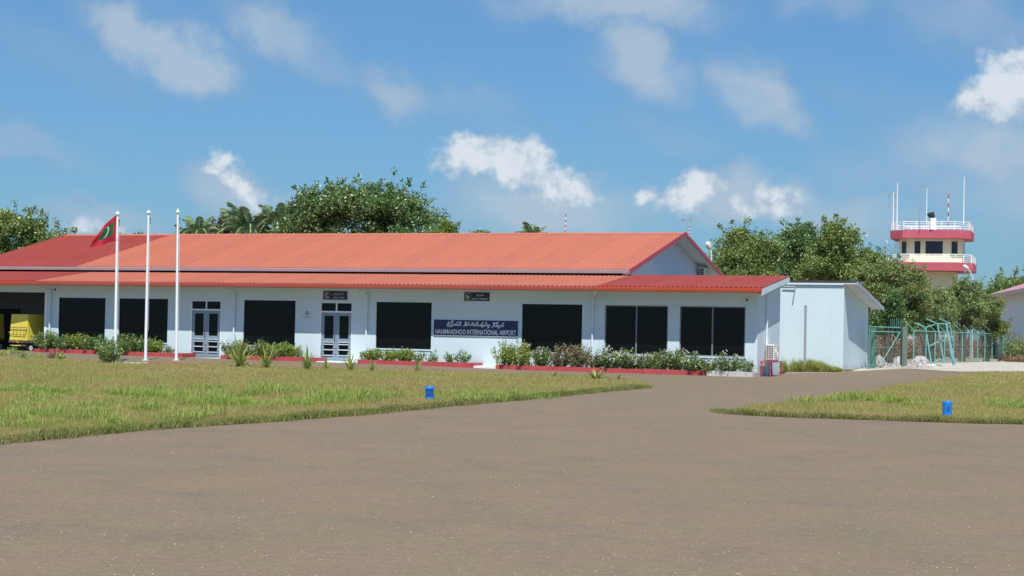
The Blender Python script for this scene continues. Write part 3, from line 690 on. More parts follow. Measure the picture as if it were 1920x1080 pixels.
# bent rain pipe with its strap near the joint of the two buildings
a1 = fy(1490, 538, yo-.1)-Vector((xs, yo, 0)); a2 = fy(1487, 563, yo-.1)-Vector((xs, yo, 0)); a0 = fy(1468, 537, yo-.1)-Vector((xs, yo, 0))
MB().tube([a0, a1, a1+Vector((.03, 0, -.05)), a2], .028, 8).build('drip_pipe', M_steel, A)

# ------------------------------------------------------------------ signs on the front wall
def text_mesh(body, m, x0, x1, z0, z1, y, name='lettering', bold=0.0):
    c = bpy.data.curves.new('t', 'FONT'); c.body = body; c.size = 1; c.offset = bold; c.resolution_u = 3
    o = bpy.data.objects.new('t', c); COL.objects.link(o); dg = bpy.context.evaluated_depsgraph_get()
    me = bpy.data.meshes.new_from_object(o.evaluated_get(dg)); bpy.data.objects.remove(o)
    v = np.array([vv.co[:] for vv in me.vertices]); lo, hi = v.min(0), v.max(0)
    nv = np.zeros_like(v); nv[:, 0] = x0+(v[:, 0]-lo[0])/(hi[0]-lo[0])*(x1-x0); nv[:, 2] = z0+(v[:, 1]-lo[1])/(hi[1]-lo[1])*(z1-z0); nv[:, 1] = y
    me.vertices.foreach_set('co', nv.astype(np.float32).ravel()); me.name = name; me.materials.clear(); me.materials.append(m); me.update(); return me
def strokes(lines, wdt, y, tol=None):
    """painted strokes in the sign's own x,z plane"""
    mb = MB()
    for ln in lines:
        for p, q in zip(ln, ln[1:]):
            p = Vector(p); q = Vector(q); d = (q-p)
            if d.length < 1e-5: continue
            d.normalize(); n = Vector((-d.y, d.x))*wdt/2; e = d*wdt*.35
            pts = [p-e-n, q+e-n, q+e+n, p-e+n]; mb.poly([(t.x, y, t.y) for t in pts])
    return mb
def ring(c, r, n=14): return [(c[0]+r*math.cos(2*math.pi*k/n), c[1]+r*math.sin(2*math.pi*k/n)) for k in range(n+1)]
def board(px0, px1, pyt, pyb, name, label, m, rim=None):
    a = fy(px0, pyt, -.04); b = fy(px1, pyb, -.04); cz = (fy((px0+px1)/2, pyt, -.04).z, fy((px0+px1)/2, pyb, -.04).z)
    o = empty(name, W((a.x+b.x)/2, 0, cz[1]), YAW, label, 'sign'); w = (b.x-a.x)/2; h = cz[0]-cz[1]
    MB().box(-w, w, -.04, -.004, 0, h).build('sign_board', m, o)
    if rim:
        e = .011
        MB().box(-w-e, w+e, -.046, -.002, h+.002, h+e).box(-w-e, w+e, -.046, -.002, -e, -.002).box(-w-e, -w-.002, -.046, -.002, -.002, h+.002).box(w+.002, w+e, -.046, -.002, -.002, h+.002).build('sign_rim', rim, o)
    org = Vector(((a.x+b.x)/2, 0, cz[1]))
    def tr(px, py): q = fy(px, py, -.044)-org; return (q.x, q.z)
    return o, w, h, tr
# main name board
o, w, h, tr = board(813.7, 971, 600.4, 630, 'airport_name_sign', 'wide navy blue airport name board with white lettering between two dark windows', M_navy, M_white)
link('lettering', text_mesh('HANIMAADHOO INTERNATIONAL AIRPORT', M_letter, -w*.955, w*.955, h*.085, h*.40, -.043, bold=.010), o)
R1 = [[(265,300),(290,345),(340,345),(360,300)], [(262,320),(225,400),(240,435),(320,430)], [(420,265),(430,210),(480,150),(530,160),(535,210),(505,240)], [(490,300),(470,370),(400,400),(365,450)], [(400,400),(455,455)],
    [(500,405),(560,370),(590,335),(660,320)], [(590,335),(620,375)], [(720,270),(805,205)], [(670,400),(730,345),(780,330),(765,405)], [(870,270),(940,200)], [(880,240),(930,290)], [(820,400),(850,360),(930,335),(915,405)],
    [(1075,430),(1150,385),(1190,350)], [(1130,325),(1215,335)], [(1290,280),(1375,225)], [(1210,405),(1290,355),(1350,340),(1380,370)], [(1495,290),(1585,230)], [(1410,400),(1460,355),(1600,375),(1640,330)], [(1540,312),(1552,318)],
    [(1630,430),(1700,380),(1740,345),(1800,375)], ring((315, 235), 36), ring((1190, 240), 40)]
R2 = [[(65,240),(90,180)], [(140,240),(180,170)], [(65,240),(160,240)], [(165,380),(230,330),(300,320),(330,285)], [(365,240),(445,180)], [(350,290),(380,340),(430,340),(455,290)], [(355,330),(335,400),(430,410)],
    [(470,380),(540,325),(640,325)], [(645,375),(700,320),(765,305),(750,385)], [(655,480),(735,425)], [(945,255),(975,200),(1050,200),(1055,250)], [(985,250),(1060,250)], [(875,430),(960,370),(1030,350),(1040,310),(1000,305)],
    [(1110,210),(1200,180)], [(1150,270),(1200,200)], [(1075,405),(1150,385),(1175,345),(1110,305)], [(1190,400),(1270,345),(1365,345)], [(1200,485),(1290,425)], [(1380,400),(1495,335)], [(1410,270),(1505,205)], ring((590, 215), 38)]
zl = [[tr(830+x/27.43, 596+y/27.43) for x, y in ln] for ln in R1]+[[tr(890+x/27.43, 598+y/27.43) for x, y in ln] for ln in R2]
strokes(zl, .034, -.043).build('thaana_lettering', M_letter, o)
# arrival gate
o, w, h, tr = board(606, 651.5, 545.6, 562, 'arrival_gate_sign', 'small dark arrival gate sign with a passenger pictogram above the right double door', M_black, M_white)
x0, z0 = tr(624, 559.3); x1, _ = tr(645.5, 559.3)
link('lettering', text_mesh('ARRIVAL GATE', M_letterdim, x0, x1, h*.16, h*.33, -.043, bold=.012), o)
zl = [[tr(600+x/32, 540+y/32) for x, y in ln] for ln in ([(780,440),(800,370),(850,360)], [(870,300),(920,350)], [(900,400),(950,400),(950,330)], [(960,470),(1000,400)], [(1030,400),(1080,330),(1060,300)], [(1090,370),(1170,330)], [(1190,440),(1210,370)], [(1230,370),(1280,320)], [(1300,370),(1340,310),(1400,400)])]
strokes(zl, .016, -.043).build('thaana_lettering', M_letterdim, o)
zl = [[tr(600+x/32, 540+y/32) for x, y in ln] for ln in ([(265,265),(565,265),(565,600),(265,600),(265,265)],)]
strokes(zl, .010, -.043).build('pictogram_frame', M_letterdim, o)
zl = [[tr(600+x/32, 540+y/32) for x, y in ln] for ln in ([(390,345),(455,330)], [(350,380),(440,345)], [(350,385),(365,450)], [(395,480),(400,520)], [(365,440),(390,560)], [(380,560),(500,585)])]
strokes(zl, .022, -.043).build('pictogram', M_letter, o)
# arrival terminal
o, w, h, tr = board(870.3, 918, 548, 564.3, 'arrival_terminal_sign', 'small dark arrival terminal sign with a landing aircraft pictogram above the name board', M_black, M_white)
x0, _ = tr(885, 560); x1, _ = tr(915, 560)
link('lettering', text_mesh('ARRIVAL TERMINAL', M_letterdim, x0, x1, h*.15, h*.34, -.043, bold=.012), o)
zl = [[tr(866+x/34.3, 542+y/34.3) for x, y in ln] for ln in ([(920,400),(960,440),(1000,370)], [(980,350),(1060,400),(1090,490)], [(1040,360),(1090,340)], [(1140,460),(1180,360)], [(1210,440),(1230,370)], [(1230,430),(1340,440),(1300,350)], [(1360,440),(1430,350)])]
strokes(zl, .016, -.043).build('thaana_lettering', M_letterdim, o)
zl = [[tr(866+x/34.3, 542+y/34.3) for x, y in ln] for ln in ([(200,270),(570,285),(565,670),(200,660),(200,270)],)]
strokes(zl, .010, -.043).build('pictogram_frame', M_letterdim, o)
zl = [[tr(866+x/34.3, 542+y/34.3) for x, y in ln] for ln in ([(270,400),(300,450),(400,500),(475,510)], [(370,380),(400,490)], [(290,565),(430,570)])]
strokes(zl, .026, -.043).build('pictogram', M_letter, o)
# no smoking notice
o, w, h, tr = board(566.5, 584, 579, 596.5, 'no_smoking_notice', 'small white square no smoking notice left of the right double door', mat('notice_plate', (.62, .68, .76), .5))
cx_, cz_ = tr(575.8, 587.3); r_ = .088
strokes([ring((cx_, cz_), r_)], .022, -.043).build('prohibition_ring', M_black, o)
strokes([[(cx_-r_*.7, cz_+r_*.7), (cx_+r_*.7, cz_-r_*.7)]], .020, -.043).build('prohibition_bar', M_black, o)
strokes([[(cx_-r_*.5, cz_-r_*.12), (cx_+r_*.6, cz_-r_*.12)], [(cx_-r_*.1, cz_+r_*.1), (cx_+r_*.1, cz_+r_*.35)]], .022, -.0445).build('cigarette_symbol', M_black, o)
x0, z0 = tr(567.8, 595.2); x1, z1 = tr(583, 593.4)
link('lettering', text_mesh('NO SMOKING', M_black, x0, x1, h*.06, h*.17, -.043, bold=.01), o)

# security cameras
for (px, py, lab) in ((1400.5, 561, 'small dark dome camera on the wall right of the last window'), (103.5, 542, 'small dark bullet camera under the eave above the first window')):
    q = fy(px, py, -.1); o = empty('security_camera', W(q.x, 0, q.z), YAW, lab, 'camera')
    MB().box(-.04, .04, -.06, -.002, -.02, .08).build('bracket', M_white, o)
    MB().tube([(-.03, -.05, 0), (.04, -.20, -.05)], .035, 8).build('camera_body', M_dark, o, smooth=True)

# ------------------------------------------------------------------ air conditioners
def ac(name, P, rz, label, w=.95, d=.35, h=.68, grille='end'):
    o = empty(name, P, rz, label, 'air conditioner')
    MB().box(0, d, 0, w, .03, h).build('casing', M_acbody, o)
    MB().box(.02, d-.02, .08, .16, 0, .03).box(.02, d-.02, w-.16, w-.08, 0, .03).build('feet', M_dark, o)
    # coil grille on the near end, fan guard on the long side
    MB().box(.03, d-.03, -.012, -.002, .07, h-.05).build('coil', M_dark, o)
    for k in range(7): MB().box(.02, d-.02, -.02, -.013, .09+k*.085, .115+k*.085).build('grille_bar', M_acbody, o)
    for xx in (.02, .125, .225, d-.035): MB().box(xx, xx+.015, -.024, -.0205, .07, h-.05).build('grille_upright', M_acbody, o)
    mb = MB()
    for r in (.07, .13, .19, .24):
        n = 20; mb.tube([(d+.012, w*.45+r*math.cos(t*2*math.pi/n), h*.52+r*math.sin(t*2*math.pi/n)) for t in range(n+1)], .006, 4, False)
    mb.build('fan_guard', M_acbody, o)
    return o
p = fx(1437, 676, .08)
ac('air_conditioner', W(.07, p.y-.1, fx(1437, 677, .3).z), YAW, 'cream air conditioner outdoor unit on a crimson stand against the terminal end wall')
st = empty('conditioner_stand', W(0.05, p.y-.9, gz(69)), YAW, 'crimson steel stand carrying the air conditioner by the terminal corner', 'stand')
zt_ = fx(1437, 677, .3).z-gz(69)-.012
for (x_, y_) in ((.02, 0), (.40, 0), (.02, 1.75), (.40, 1.75)): MB().box(x_, x_+.045, y_, y_+.045, 0, zt_-.04).build('leg', M_trim, st)
MB().box(0, .46, -.02, 1.82, zt_-.04, zt_).build('top_frame', M_trim, st)
q = fy(1308, 518, 4.6)
ac('air_conditioner', W(gw+.02, fx(1309, 512, gw+.1).y, fx(1309, 518, gw+.1).z-.05), YAW, 'white air conditioner outdoor unit high on the gable wall above the red roof', w=1.3, d=.4, h=.5)

# ------------------------------------------------------------------ planters
def planter(pxa, pxb, label, m=M_kerb, front=-1.08, pyb=680, top=.19):
    a = fy(pxa, pyb, front).x; b = fy(pxb, pyb, front).x; yv = W((a+b)/2, front).y; z0 = gz(yv)
    o = empty('planter_bed', W((a+b)/2, front, z0), YAW, label, 'planter', 'kerbed planting beds along the front wall'); w = (b-a)/2; dp = -front-.003
    n = max(1, int(w*2/1.25)); step = 2*w/n
    for i in range(n):
        j = random.uniform(-.01, .012)
        MB().box(-w+i*step+.006, -w+(i+1)*step-.006, j, .12+j, -.1, top+random.uniform(-.008, .008)).build('kerb_stone', m, o)
    MB().box(-w, -w+.12, .135, dp, -.1, top-.01).build('kerb_end', m, o); MB().box(w-.12, w, .135, dp, -.1, top-.01).build('kerb_end', m, o)
    MB().box(-w+.12, w-.12, .135, dp, -.1, top-.05).build('soil', M_soil, o)
    return o
planter(62, 213, 'red kerbed planting bed farthest left beside the carport')
planter(222, 342, 'red kerbed planting bed behind the three flagpoles')
planter(413, 590, 'red kerbed planting bed between the two double doors')
planter(670, 886, 'red kerbed planting bed under the fourth window and part of the name board')
planter(929, 1322, 'longest red kerbed planting bed below the three rightmost windows')
planter(1325, 1412, 'unpainted grey concrete planting bed at the right end of the front wall', M_conc)

# ------------------------------------------------------------------ shrubs
def shrub(name, pxc, wpx, py_top, label, lm, yl=-.55, stems=26, lv=16, flowers=None, nfl=0, P=None, leaf=.105, up=1.0, base_z=None, cat='shrub', group='shrubs along the front wall', depth=.4):
    if P is None:
        l = fy(pxc, 680, yl).x; P = W(l, yl); P.z = gz(P.y)+.12
    s = P.y/F; w = wpx*s/2*1.15; tp = onY(pxc, py_top, P.y).z; h = max(.2, (tp-P.z)*1.14); lv = int(lv*1.9); stems = int(stems*1.2)
    o = empty(name, P, random.uniform(0, 6), label, cat, group)
    mb = MB(); pts = []; tips = []; ax = []
    for i in range(stems):
        a = random.uniform(0, 6.283); rr_ = math.sqrt(random.random()); hh = h*random.uniform(.55, 1.0)*(1-.38*rr_*rr_)
        wy = min(w, depth+.1)
        tip = Vector((0, 0, hh)); tip += Vector((math.cos(a)*rr_*w, math.sin(a)*rr_*w, 0)); 
        b = Vector((math.cos(a)*rr_*w*.35, math.sin(a)*rr_*w*.35, 0)); mid = (b+tip)/2+Vector((math.cos(a)*.04*w, math.sin(a)*.04*w, -.02))
        mb.tube([b, mid, tip], [.010, .008, .004], 4, False); tips.append(tip)
        for k in range(lv):
            t = random.uniform(.08, 1.02)**.8; q = b*(1-t)**2+mid*2*t*(1-t)+tip*t*t
            pts.append(q+Vector((random.gauss(0, .05), random.gauss(0, .05), random.gauss(0, .035)))); ax.append((math.cos(a)*.5, math.sin(a)*.5, up))
    mb.build('stems', M_bark, o)
    v, f, r = leaves(np.array([p[:] for p in pts]), leaf, leaf*.5, np.array(ax))
    link('foliage', npmesh('foliage', v, f, lm, r), o)
    if flowers:
        fp = [random.choice(tips)+Vector((random.gauss(0, .05), random.gauss(0, .05), random.gauss(-.02, .06))) for _ in range(int(nfl*1.5))]
        mbp = []; rr2 = []
        for c in fp:
            t0 = random.uniform(0, 1); 
            for k in range(5):
                mbp.append(c)
        v, f, r = leaves(np.array([p[:] for p in mbp]), .065, .05, np.array([[0, -.4, .4]]*len(mbp)))
        link('flowers', npmesh('flowers', v, f, flowers, r), o, kind='stuff')
    return o
SH = [ # px, width, top, material, stems, leaves, flowers, n, label
 (88, 52, 622, L_shrub, 40, 24, None, 0, 'dark dense shrub beside the yellow baggage cart, leftmost in the row'),
 (122, 44, 630, L_shrub, 34, 22, None, 0, 'low dark shrub under the left edge of the first window'),
 (150, 46, 625, L_shrubY, 34, 22, None, 0, 'yellow green shrub in front of the first dark window'),
 (184, 50, 628, L_shrub, 38, 22, None, 0, 'rounded green shrub between first window and the flag carrying pole'),
 (240, 50, 627, L_shrub, 40, 24, None, 0, 'dense dark shrub between the first and second flagpoles'),
 (270, 36, 634, L_shrub, 28, 20, None, 0, 'low dark shrub right behind the middle flagpole'),
 (292, 32, 638, L_shrubY, 24, 18, None, 0, 'small yellowish shrub under the right edge of second window'),
 (317, 16, 650, L_shrub, 7, 9, None, 0, 'tiny sparse grey green seedling bush at the third flagpole'),
 (437, 44, 640, L_shrub, 26, 18, L_flowerP, 6, 'dark leaved shrub behind the largest spiky clump'),
 (468, 36, 643, L_shrub, 24, 16, None, 0, 'leggy green shrub under the left edge of third window'),
 (495, 44, 640, L_shrub, 34, 20, None, 0, 'dense green shrub below the middle of third window'),
 (524, 42, 641, L_shrubY, 32, 20, None, 0, 'green and yellow shrub under right half of third window'),
 (549, 36, 647, L_shrubY, 24, 18, None, 0, 'yellow green shrub at right end of the bed between the doors'),
 (682, 22, 656, L_shrub, 6, 7, None, 0, 'bare twiggy shrub just right of the second double door'),
 (699, 30, 655, L_shrubY, 24, 18, None, 0, 'bright lime shrub leftmost under the fourth window'),
 (729, 36, 655, L_shrubY, 24, 17, None, 0, 'bright lime shrub under the middle of the fourth window'),
 (760, 32, 655, L_shrubY, 26, 19, None, 0, 'rounded lime shrub under the right half of fourth window'),
 (787, 20, 657, L_shrub, 8, 10, None, 0, 'thin upright shrub at right end of the fourth window'),
 (809, 28, 660, L_shrub, 9, 11, None, 0, 'sparse low shrub below the left end of the name board'),
 (844, 28, 658, L_shrub, 9, 12, None, 0, 'sparse pale shrub below the first half of the name board'),
 (868, 26, 656, L_shrub, 11, 13, None, 0, 'small shrub below middle of name board, last before the gap'),
 (946, 42, 642, L_shrubY, 26, 19, None, 0, 'yellow green shrub with upright shoots at the start of the longest bed'),
 (975, 48, 640, L_shrubY, 34, 20, L_flowerP, 8, 'tall yellow green shrub at left edge of the fifth window'),
 (1016, 40, 652, L_shrub, 26, 18, L_flower, 18, 'green shrub with few white blooms below the fifth window'),
 (1052, 40, 648, L_shrubR, 28, 18, L_flowerP, 12, 'reddish brown shrub below the right half of the fifth window'),
 (1084, 46, 646, L_shrubR, 32, 19, L_flowerP, 16, 'dusty red shrub right of the fifth window'),
 (1116, 34, 660, L_shrubR, 20, 15, None, 0, 'small reddish shrub in front of the long downpipe'),
 (1143, 44, 652, L_shrub, 32, 19, L_flower, 50, 'white flowered shrub under the left pane of the sixth window'),
 (1176, 46, 656, L_shrub, 34, 20, L_flower, 60, 'fullest white flowered shrub under the middle of sixth window'),
 (1207, 38, 664, L_shrub, 24, 16, L_flower, 26, 'low white flowered shrub under right pane of the sixth window'),
 (1236, 44, 660, L_shrub, 30, 18, L_flowerP, 20, 'pink and white flowered shrub between the last two windows'),
 (1266, 44, 655, L_shrub, 34, 20, L_flower, 36, 'tall white flowered shrub at left edge of the last window'),
 (1298, 40, 664, L_shrub, 28, 18, L_flower, 30, 'white flowered shrub under the left pane of the last window'),
 (1326, 36, 672, L_shrub, 22, 16, L_flower, 14, 'low shrub at the end of the red kerb, below the last window'),
 (1364, 44, 662, L_shrub, 26, 18, L_flower, 30, 'white flowered shrub in the grey concrete bed below the right pane'),
 (1396, 32, 674, L_shrub, 12, 14, L_flower, 8, 'last sparse shrub at the terminal corner'),
]
for (px, w_, top, lm, stn, lv_, fm, nf, lab) in SH:
    shrub('flowering_shrub' if fm else 'garden_shrub', px, w_*1.05, top, lab, lm, yl=random.uniform(-.85, -.5), stems=stn, lv=lv_, flowers=fm, nfl=nf)
g0 = gnd(203, 681)
shrub('garden_shrub', 203, 50, 637, 'vase shaped green shrub standing in the grass by the flag carrying pole', L_shrub, P=g0, stems=32, lv=20)
shrub('orange_weed', 95, 14, 660, 'tiny orange green plant at the verge edge left of the bed', L_shrubR, P=gnd(96, 673), stems=7, lv=8, group='small plants at the verge edge')
shrub('orange_weed', 115, 18, 662, 'tiny yellowing plant at the verge edge, second from the left', L_shrubY, P=gnd(114, 674), stems=8, lv=8, group='small plants at the verge edge')
shrub('orange_weed', 46, 14, 664, 'tiny dry plant at the verge edge in front of the yellow cart', L_shrubR, P=gnd(46, 672), stems=6, lv=6, group='small plants at the verge edge')

# spiky rosette plants at the verge edge: each leaf a part
def blade_mesh(L_, wd_, droop, seg=4):
    v = []; f = []
    for i in range(seg+1):
        t = i/seg; x_ = L_*t*(.75 if droop else 1); z_ = L_*(t*.95-droop*t*t*.6); ww = wd_*math.sin(math.pi*min(1, .25+t*.75))*.5+.002
        v += [(x_, -ww, z_+ww*.5), (x_, 0, z_), (x_, ww, z_+ww*.5)]
    for i in range(seg):
        b = i*3; f += [(b, b+3, b+4, b+1), (b+1, b+4, b+5, b+2)]
    v = np.array(v); return npmesh('leaf', v, np.array(f), L_agave, np.full(len(v), random.random()))
def rosette(px, py, wpx, hpx, n, label):
    P = gnd(px, py); s = P.y/F; L_ = hpx*s*1.25; o = empty('spiky_plant', P, 0, label, 'plant', 'spiky plants along the verge edge')
    ms = [blade_mesh(L_, .06+L_*.045, d) for d in (.05, .3, .6, 1.0)]
    for i in range(n):
        a = i*2.399+random.uniform(-.3, .3); t = i/n; tilt = .1+t*1.0
        link('leaf', ms[min(3, int(t*4))], o, (0, 0, 0), (0, -(.5-tilt)*1.1+.0, a)).scale = (random.uniform(.75, 1.1)*max(.5, wpx/hpx*.62),)*1+(1, random.uniform(.75, 1.05))
    return o
for q in ((448, 688, 60, 46, 34, 'largest yellow green spiky clump in front of the third window'), (500, 690, 52, 32, 22, 'spiky yellow edged plant right of the largest clump'),
          (576, 694, 40, 36, 16, 'upright spiky plant left of the second double door'), (612, 694, 26, 20, 11, 'small spiky plant in front of the second double door'),
          (655, 695, 36, 28, 18, 'yellow green spiky plant at the right corner of the door step'), (697, 696, 22, 22, 9, 'thin spiky plant before the fourth window'),
          (782, 697, 26, 24, 8, 'V shaped sparse spiky plant below right end of the fourth window'), (1118, 712, 42, 15, 26, 'flat yellow spiky clump on the verge tip'), (1040, 706, 18, 8, 8, 'very low spiky plant left of the yellow clump'), (1160, 712, 22, 7, 9, 'very low spiky plant right of the yellow clump')):
    rosette(*q)

# ------------------------------------------------------------------ flagpoles and flag
poles = [(215.5, 679.5, 220.5, 395, 'flagpole flying the red and green flag, leftmost of the three'), (272.8, 676.5, 278.7, 392.5, 'bare white flagpole in the middle of the three'), (330.5, 676.5, 333.5, 391.5, 'bare white flagpole nearest the first double door')]
for i, (bx, by, tx, ty, lab) in enumerate(poles):
    P = gnd(bx, by); Tp = onY(tx, ty, P.y+.05*0); o = empty('flagpole', P, 0, lab, 'flagpole', 'white flagpoles in front of the terminal')
    d = Tp-P; 
    MB().tube([(0, 0, 0), d*.35, d*.97], [.066, .058, .045], 12).build('pole', M_white, o, smooth=True)
    ob = MB()
    ob.lathe([(.03, -.02), (.075, .0), (.095, .04), (.09, .08), (.05, .12), (.01, .16 if i < 2 else .20)], d*.97, 14).build('finial', M_white, o, smooth=True)
    MB().lathe([(.16, 0), (.16, .03), (.10, .05)], (0, 0, 0), 14).build('base_plate', M_conc, o)
    MB().tube([d*.94+Vector((.09, -.03, 0)), d*.90+Vector((.09, -.03, 0))], .022, 6).build('pulley', M_dark, o)
    MB().tube([d*.93+Vector((.085, -.05, 0)), d*.2+Vector((.10, -.05, 0))], .006, 4).build('halyard', M_white, o)
    if i == 0: PF = P; DF = d
# flag cloth
FY = PF.y
def fp(px, py, dy): return onY(px, py, FY+dy)
NU, NV = 36, 26
top = [(220.3, 402.5, -.05), (214, 406, .15), (206, 413, .45), (197, 420.5, .80)]
bot = [(219.7, 451.5, -.05), (205, 454, .25), (190, 460.5, .75), (167.5, 463.5, 1.05)]
def interp(c, u):
    t = u*(len(c)-1); i = min(int(t), len(c)-2); f = t-i; return [c[i][k]*(1-f)+c[i+1][k]*f for k in range(3)]
v = []; uv = []
for j in range(NV+1):
    for i in range(NU+1):
        u, w_ = i/NU, j/NV; a = interp(top, u); b = interp(bot, u)
        q = [a[k]*(1-w_)+b[k]*w_ for k in range(3)]
        bulge = math.sin(w_*math.pi)*u*2.0
        q[0] -= bulge*1.6; q[1] += math.sin(w_*math.pi)*u*3
        q[2] += .10*math.sin(u*9+w_*3.5)*(.3+u)+.05*math.sin(w_*7-u*5)*u
        v.append(fp(*q)); uv.append((u, 1-w_))
fc = [(j*(NU+1)+i, j*(NU+1)+i+1, (j+1)*(NU+1)+i+1, (j+1)*(NU+1)+i) for j in range(NV) for i in range(NU)]
fo = empty('national_flag', fp(220, 451, 0), 0, 'red flag with green panel and white crescent hanging from the leftmost pole', 'flag')
me = bpy.data.meshes.new('flag_cloth'); me.from_pydata([tuple(q-fo.location) for q in v], [], fc)
ul = me.uv_layers.new(name='uv')
for lp_ in me.loops: ul.data[lp_.index].uv = uv[lp_.vertex_index]
me.polygons.foreach_set('use_smooth', [True]*len(me.polygons))
fm = bpy.data.materials.new('flag_cloth'); fm.use_nodes = True; q = NG(fm.node_tree); n = fm.node_tree
uvn = q.n('ShaderNodeUVMap', uv_map='uv').outputs[0]; sx = q.n('ShaderNodeSeparateXYZ'); n.links.new(uvn, sx.inputs[0]); U, Vv = sx.outputs[0], sx.outputs[1]
inr = q.m('MULTIPLY', q.m('MULTIPLY', q.m('GREATER_THAN', U, .20), q.m('LESS_THAN', U, .82)), q.m('MULTIPLY', q.m('GREATER_THAN', Vv, .25), q.m('LESS_THAN', Vv, .77)))
def circ(cu, cv, r):
    a = q.m('MULTIPLY', q.m('SUBTRACT', U, cu), 1.5); b = q.m('SUBTRACT', Vv, cv)
    return q.m('LESS_THAN', q.m('ADD', q.m('MULTIPLY', a, a), q.m('MULTIPLY', b, b)), r*r)
cres = q.m('MULTIPLY', circ(.60, .52, .215), q.m('SUBTRACT', 1, circ(.655, .52, .19)))
c = q.mix(inr, (.52, .012, .035), (.018, .13, .045)); c = q.mix(cres, c, (.80, .84, .78)); n.links.new(c, n.nodes['Principled BSDF'].inputs['Base Color'])
n.nodes['Principled BSDF'].inputs['Roughness'].default_value = .8
tr_ = q.n('ShaderNodeBsdfTranslucent'); n.links.new(c, tr_.inputs[0]); mx = q.n('ShaderNodeMixShader'); mx.inputs[0].default_value = .25
n.links.new(n.nodes['Principled BSDF'].outputs[0], mx.inputs[1]); n.links.new(tr_.outputs[0], mx.inputs[2]); n.links.new(mx.outputs[0], n.nodes['Material Output'].inputs[0])
me.materials.append(fm); link('flag_cloth', me, fo)
# concrete strip at the foot of the poles
P1, P2 = gnd(198, 681), gnd(346, 683); ps = empty('pole_plinth', (P1+P2)/2, math.atan2(P2.y-P1.y, P2.x-P1.x), 'low pale concrete strip at the foot of the flagpoles', 'kerb')
w_ = (P2-P1).length/2; MB().box(-w_, .1, -.08, .08, -.05, .055).build('plain_kerb', M_conc, ps); MB().box(.103, w_, -.08, .08, -.05, .06).build('red_kerb', M_kerb, ps)

# ------------------------------------------------------------------ blue edge markers
for (px, py, hpx, lab) in ((805, 750.5, 26, 'blue cylindrical taxiway edge marker in the left verge'), (1776, 783, 31, 'blue cylindrical taxiway edge marker in the right verge')):
    P = gnd(px, py); s = P.y/F; h = hpx*s; r = 9*s; o = empty('taxiway_marker', P, 0, lab, 'marker', 'blue taxiway edge markers')
    MB().lathe([(r*.93, 0), (r, .01), (r, h*.26)], (0, 0, 0), 20).build('base_band', M_blue, o, smooth=True)
    MB().lathe([(r*(.86 if px < 1000 else .97), h*.262), (r*(.86 if px < 1000 else .97), h*.80)], (0, 0, 0), 20).build('lens', M_bluedk if px < 1000 else M_blue, o, smooth=True)
    MB().lathe([(r, h*.802), (r, h*.97), (r*.93, h)], (0, 0, 0), 20).build('cap_band', M_blue, o, smooth=True)
    MB().box(-r*.3, r*.3, -r*1.01, -r*.9, h*.4, h*.7).build('label_plate', M_bluedk, o)

# ------------------------------------------------------------------ baggage cart in the carport
def cart():
    K = W(-35.46, -.22, 0); z0 = gz(K.y)-.05; o = empty('baggage_cart', (K.x, K.y, z0), 0, 'yellow covered baggage cart parked in the carport beside the first shrubs', 'cart', 'covered baggage carts in the carport')
    ld_ = Vector((-math.cos(R(28)), math.sin(R(28)), 0)); rd = Vector((math.sin(R(28)), math.cos(R(28)), 0))
    wl, ln = 1.14, 2.1; zb, zt2 = .56, 1.80
    def P(a, b, z): return tuple(ld_*a+rd*b+Vector((0, 0, z)))
    lo = [P(0, 0, zb), P(0, ln, zb), P(wl, ln, zb), P(wl, 0, zb)]; hi = [P(.06, .06, zt2), P(.06, ln-.06, zt2), P(wl-.02, ln-.06, zt2), P(wl-.02, .06, zt2)]
    MB().hexa(lo, hi).build('tarpaulin_cover', M_yellow, o)
    MB().hexa([P(-.03, -.03, zb-.12), P(-.03, ln+.03, zb-.12), P(wl+.03, ln+.03, zb-.12), P(wl+.03, -.03, zb-.12)], [P(-.03, -.03, zb-.004), P(-.03, ln+.03, zb-.004), P(wl+.03, ln+.03, zb-.004), P(wl+.03, -.03, zb-.004)]).build('chassis', M_rust, o)
    MB().tube([P(.08, -.05, .30), P(wl-.08, -.05, .30)], .04, 6).tube([P(.1, .2, .16), P(.1, .2, zb-.1)], .03, 6).tube([P(wl-.1, .2, .16), P(wl-.1, .2, zb-.1)], .03, 6).build('axle', M_rust, o)
    for (a, b) in ((.06, .25), (wl-.06, .25), (.06, ln-.25), (wl-.06, ln-.25)):
        w = MB(); c = Vector(P(a, b, .19)); w.tube([c-ld_*.05, c+ld_*.05], .19, 16); wh = w.build('wheel', M_dark, o)
        MB().tube([c-ld_*.056, c-ld_*.050], .12, 14).build('rim', M_acbody, wh)
        MB().tube([c+ld_*.050, c+ld_*.056], .12, 14).build('rim', M_acbody, wh)
    y_ = -.04
    MB().tube([P(.02, y_, 1.17), P(wl-.03, y_, 1.17)], .014, 6).tube([P(.10, y_, .80), P(wl-.03, y_, .85)], .014, 6).tube([P(.02, y_, 1.17), P(.06, y_, .95), P(.16, y_, .80)], .014, 6).build('safety_rail', M_rust, o)
    for k in range(4): a = .22+k*.22; MB().tube([P(a, y_, 1.17), P(a-.05, y_, 1.05), P(a+.03, y_, .98), P(a, y_, .85)], .008, 5).build('cover_rope', M_dark, o)
    MB().tube([P(.55, -.05, .42), P(.75, -.45, .95)], .02, 6).tube([P(.35, -.05, .30), P(.50, -.5, .30)], .02, 6).build('drawbar', M_yellow, o)
    return o
c1 = cart()
def copy_tree(o, parent=None):
    c = o.copy(); COL.objects.link(c)
    if parent: c.parent = parent
    for ch in list(o.children): copy_tree(ch, c)
    return c
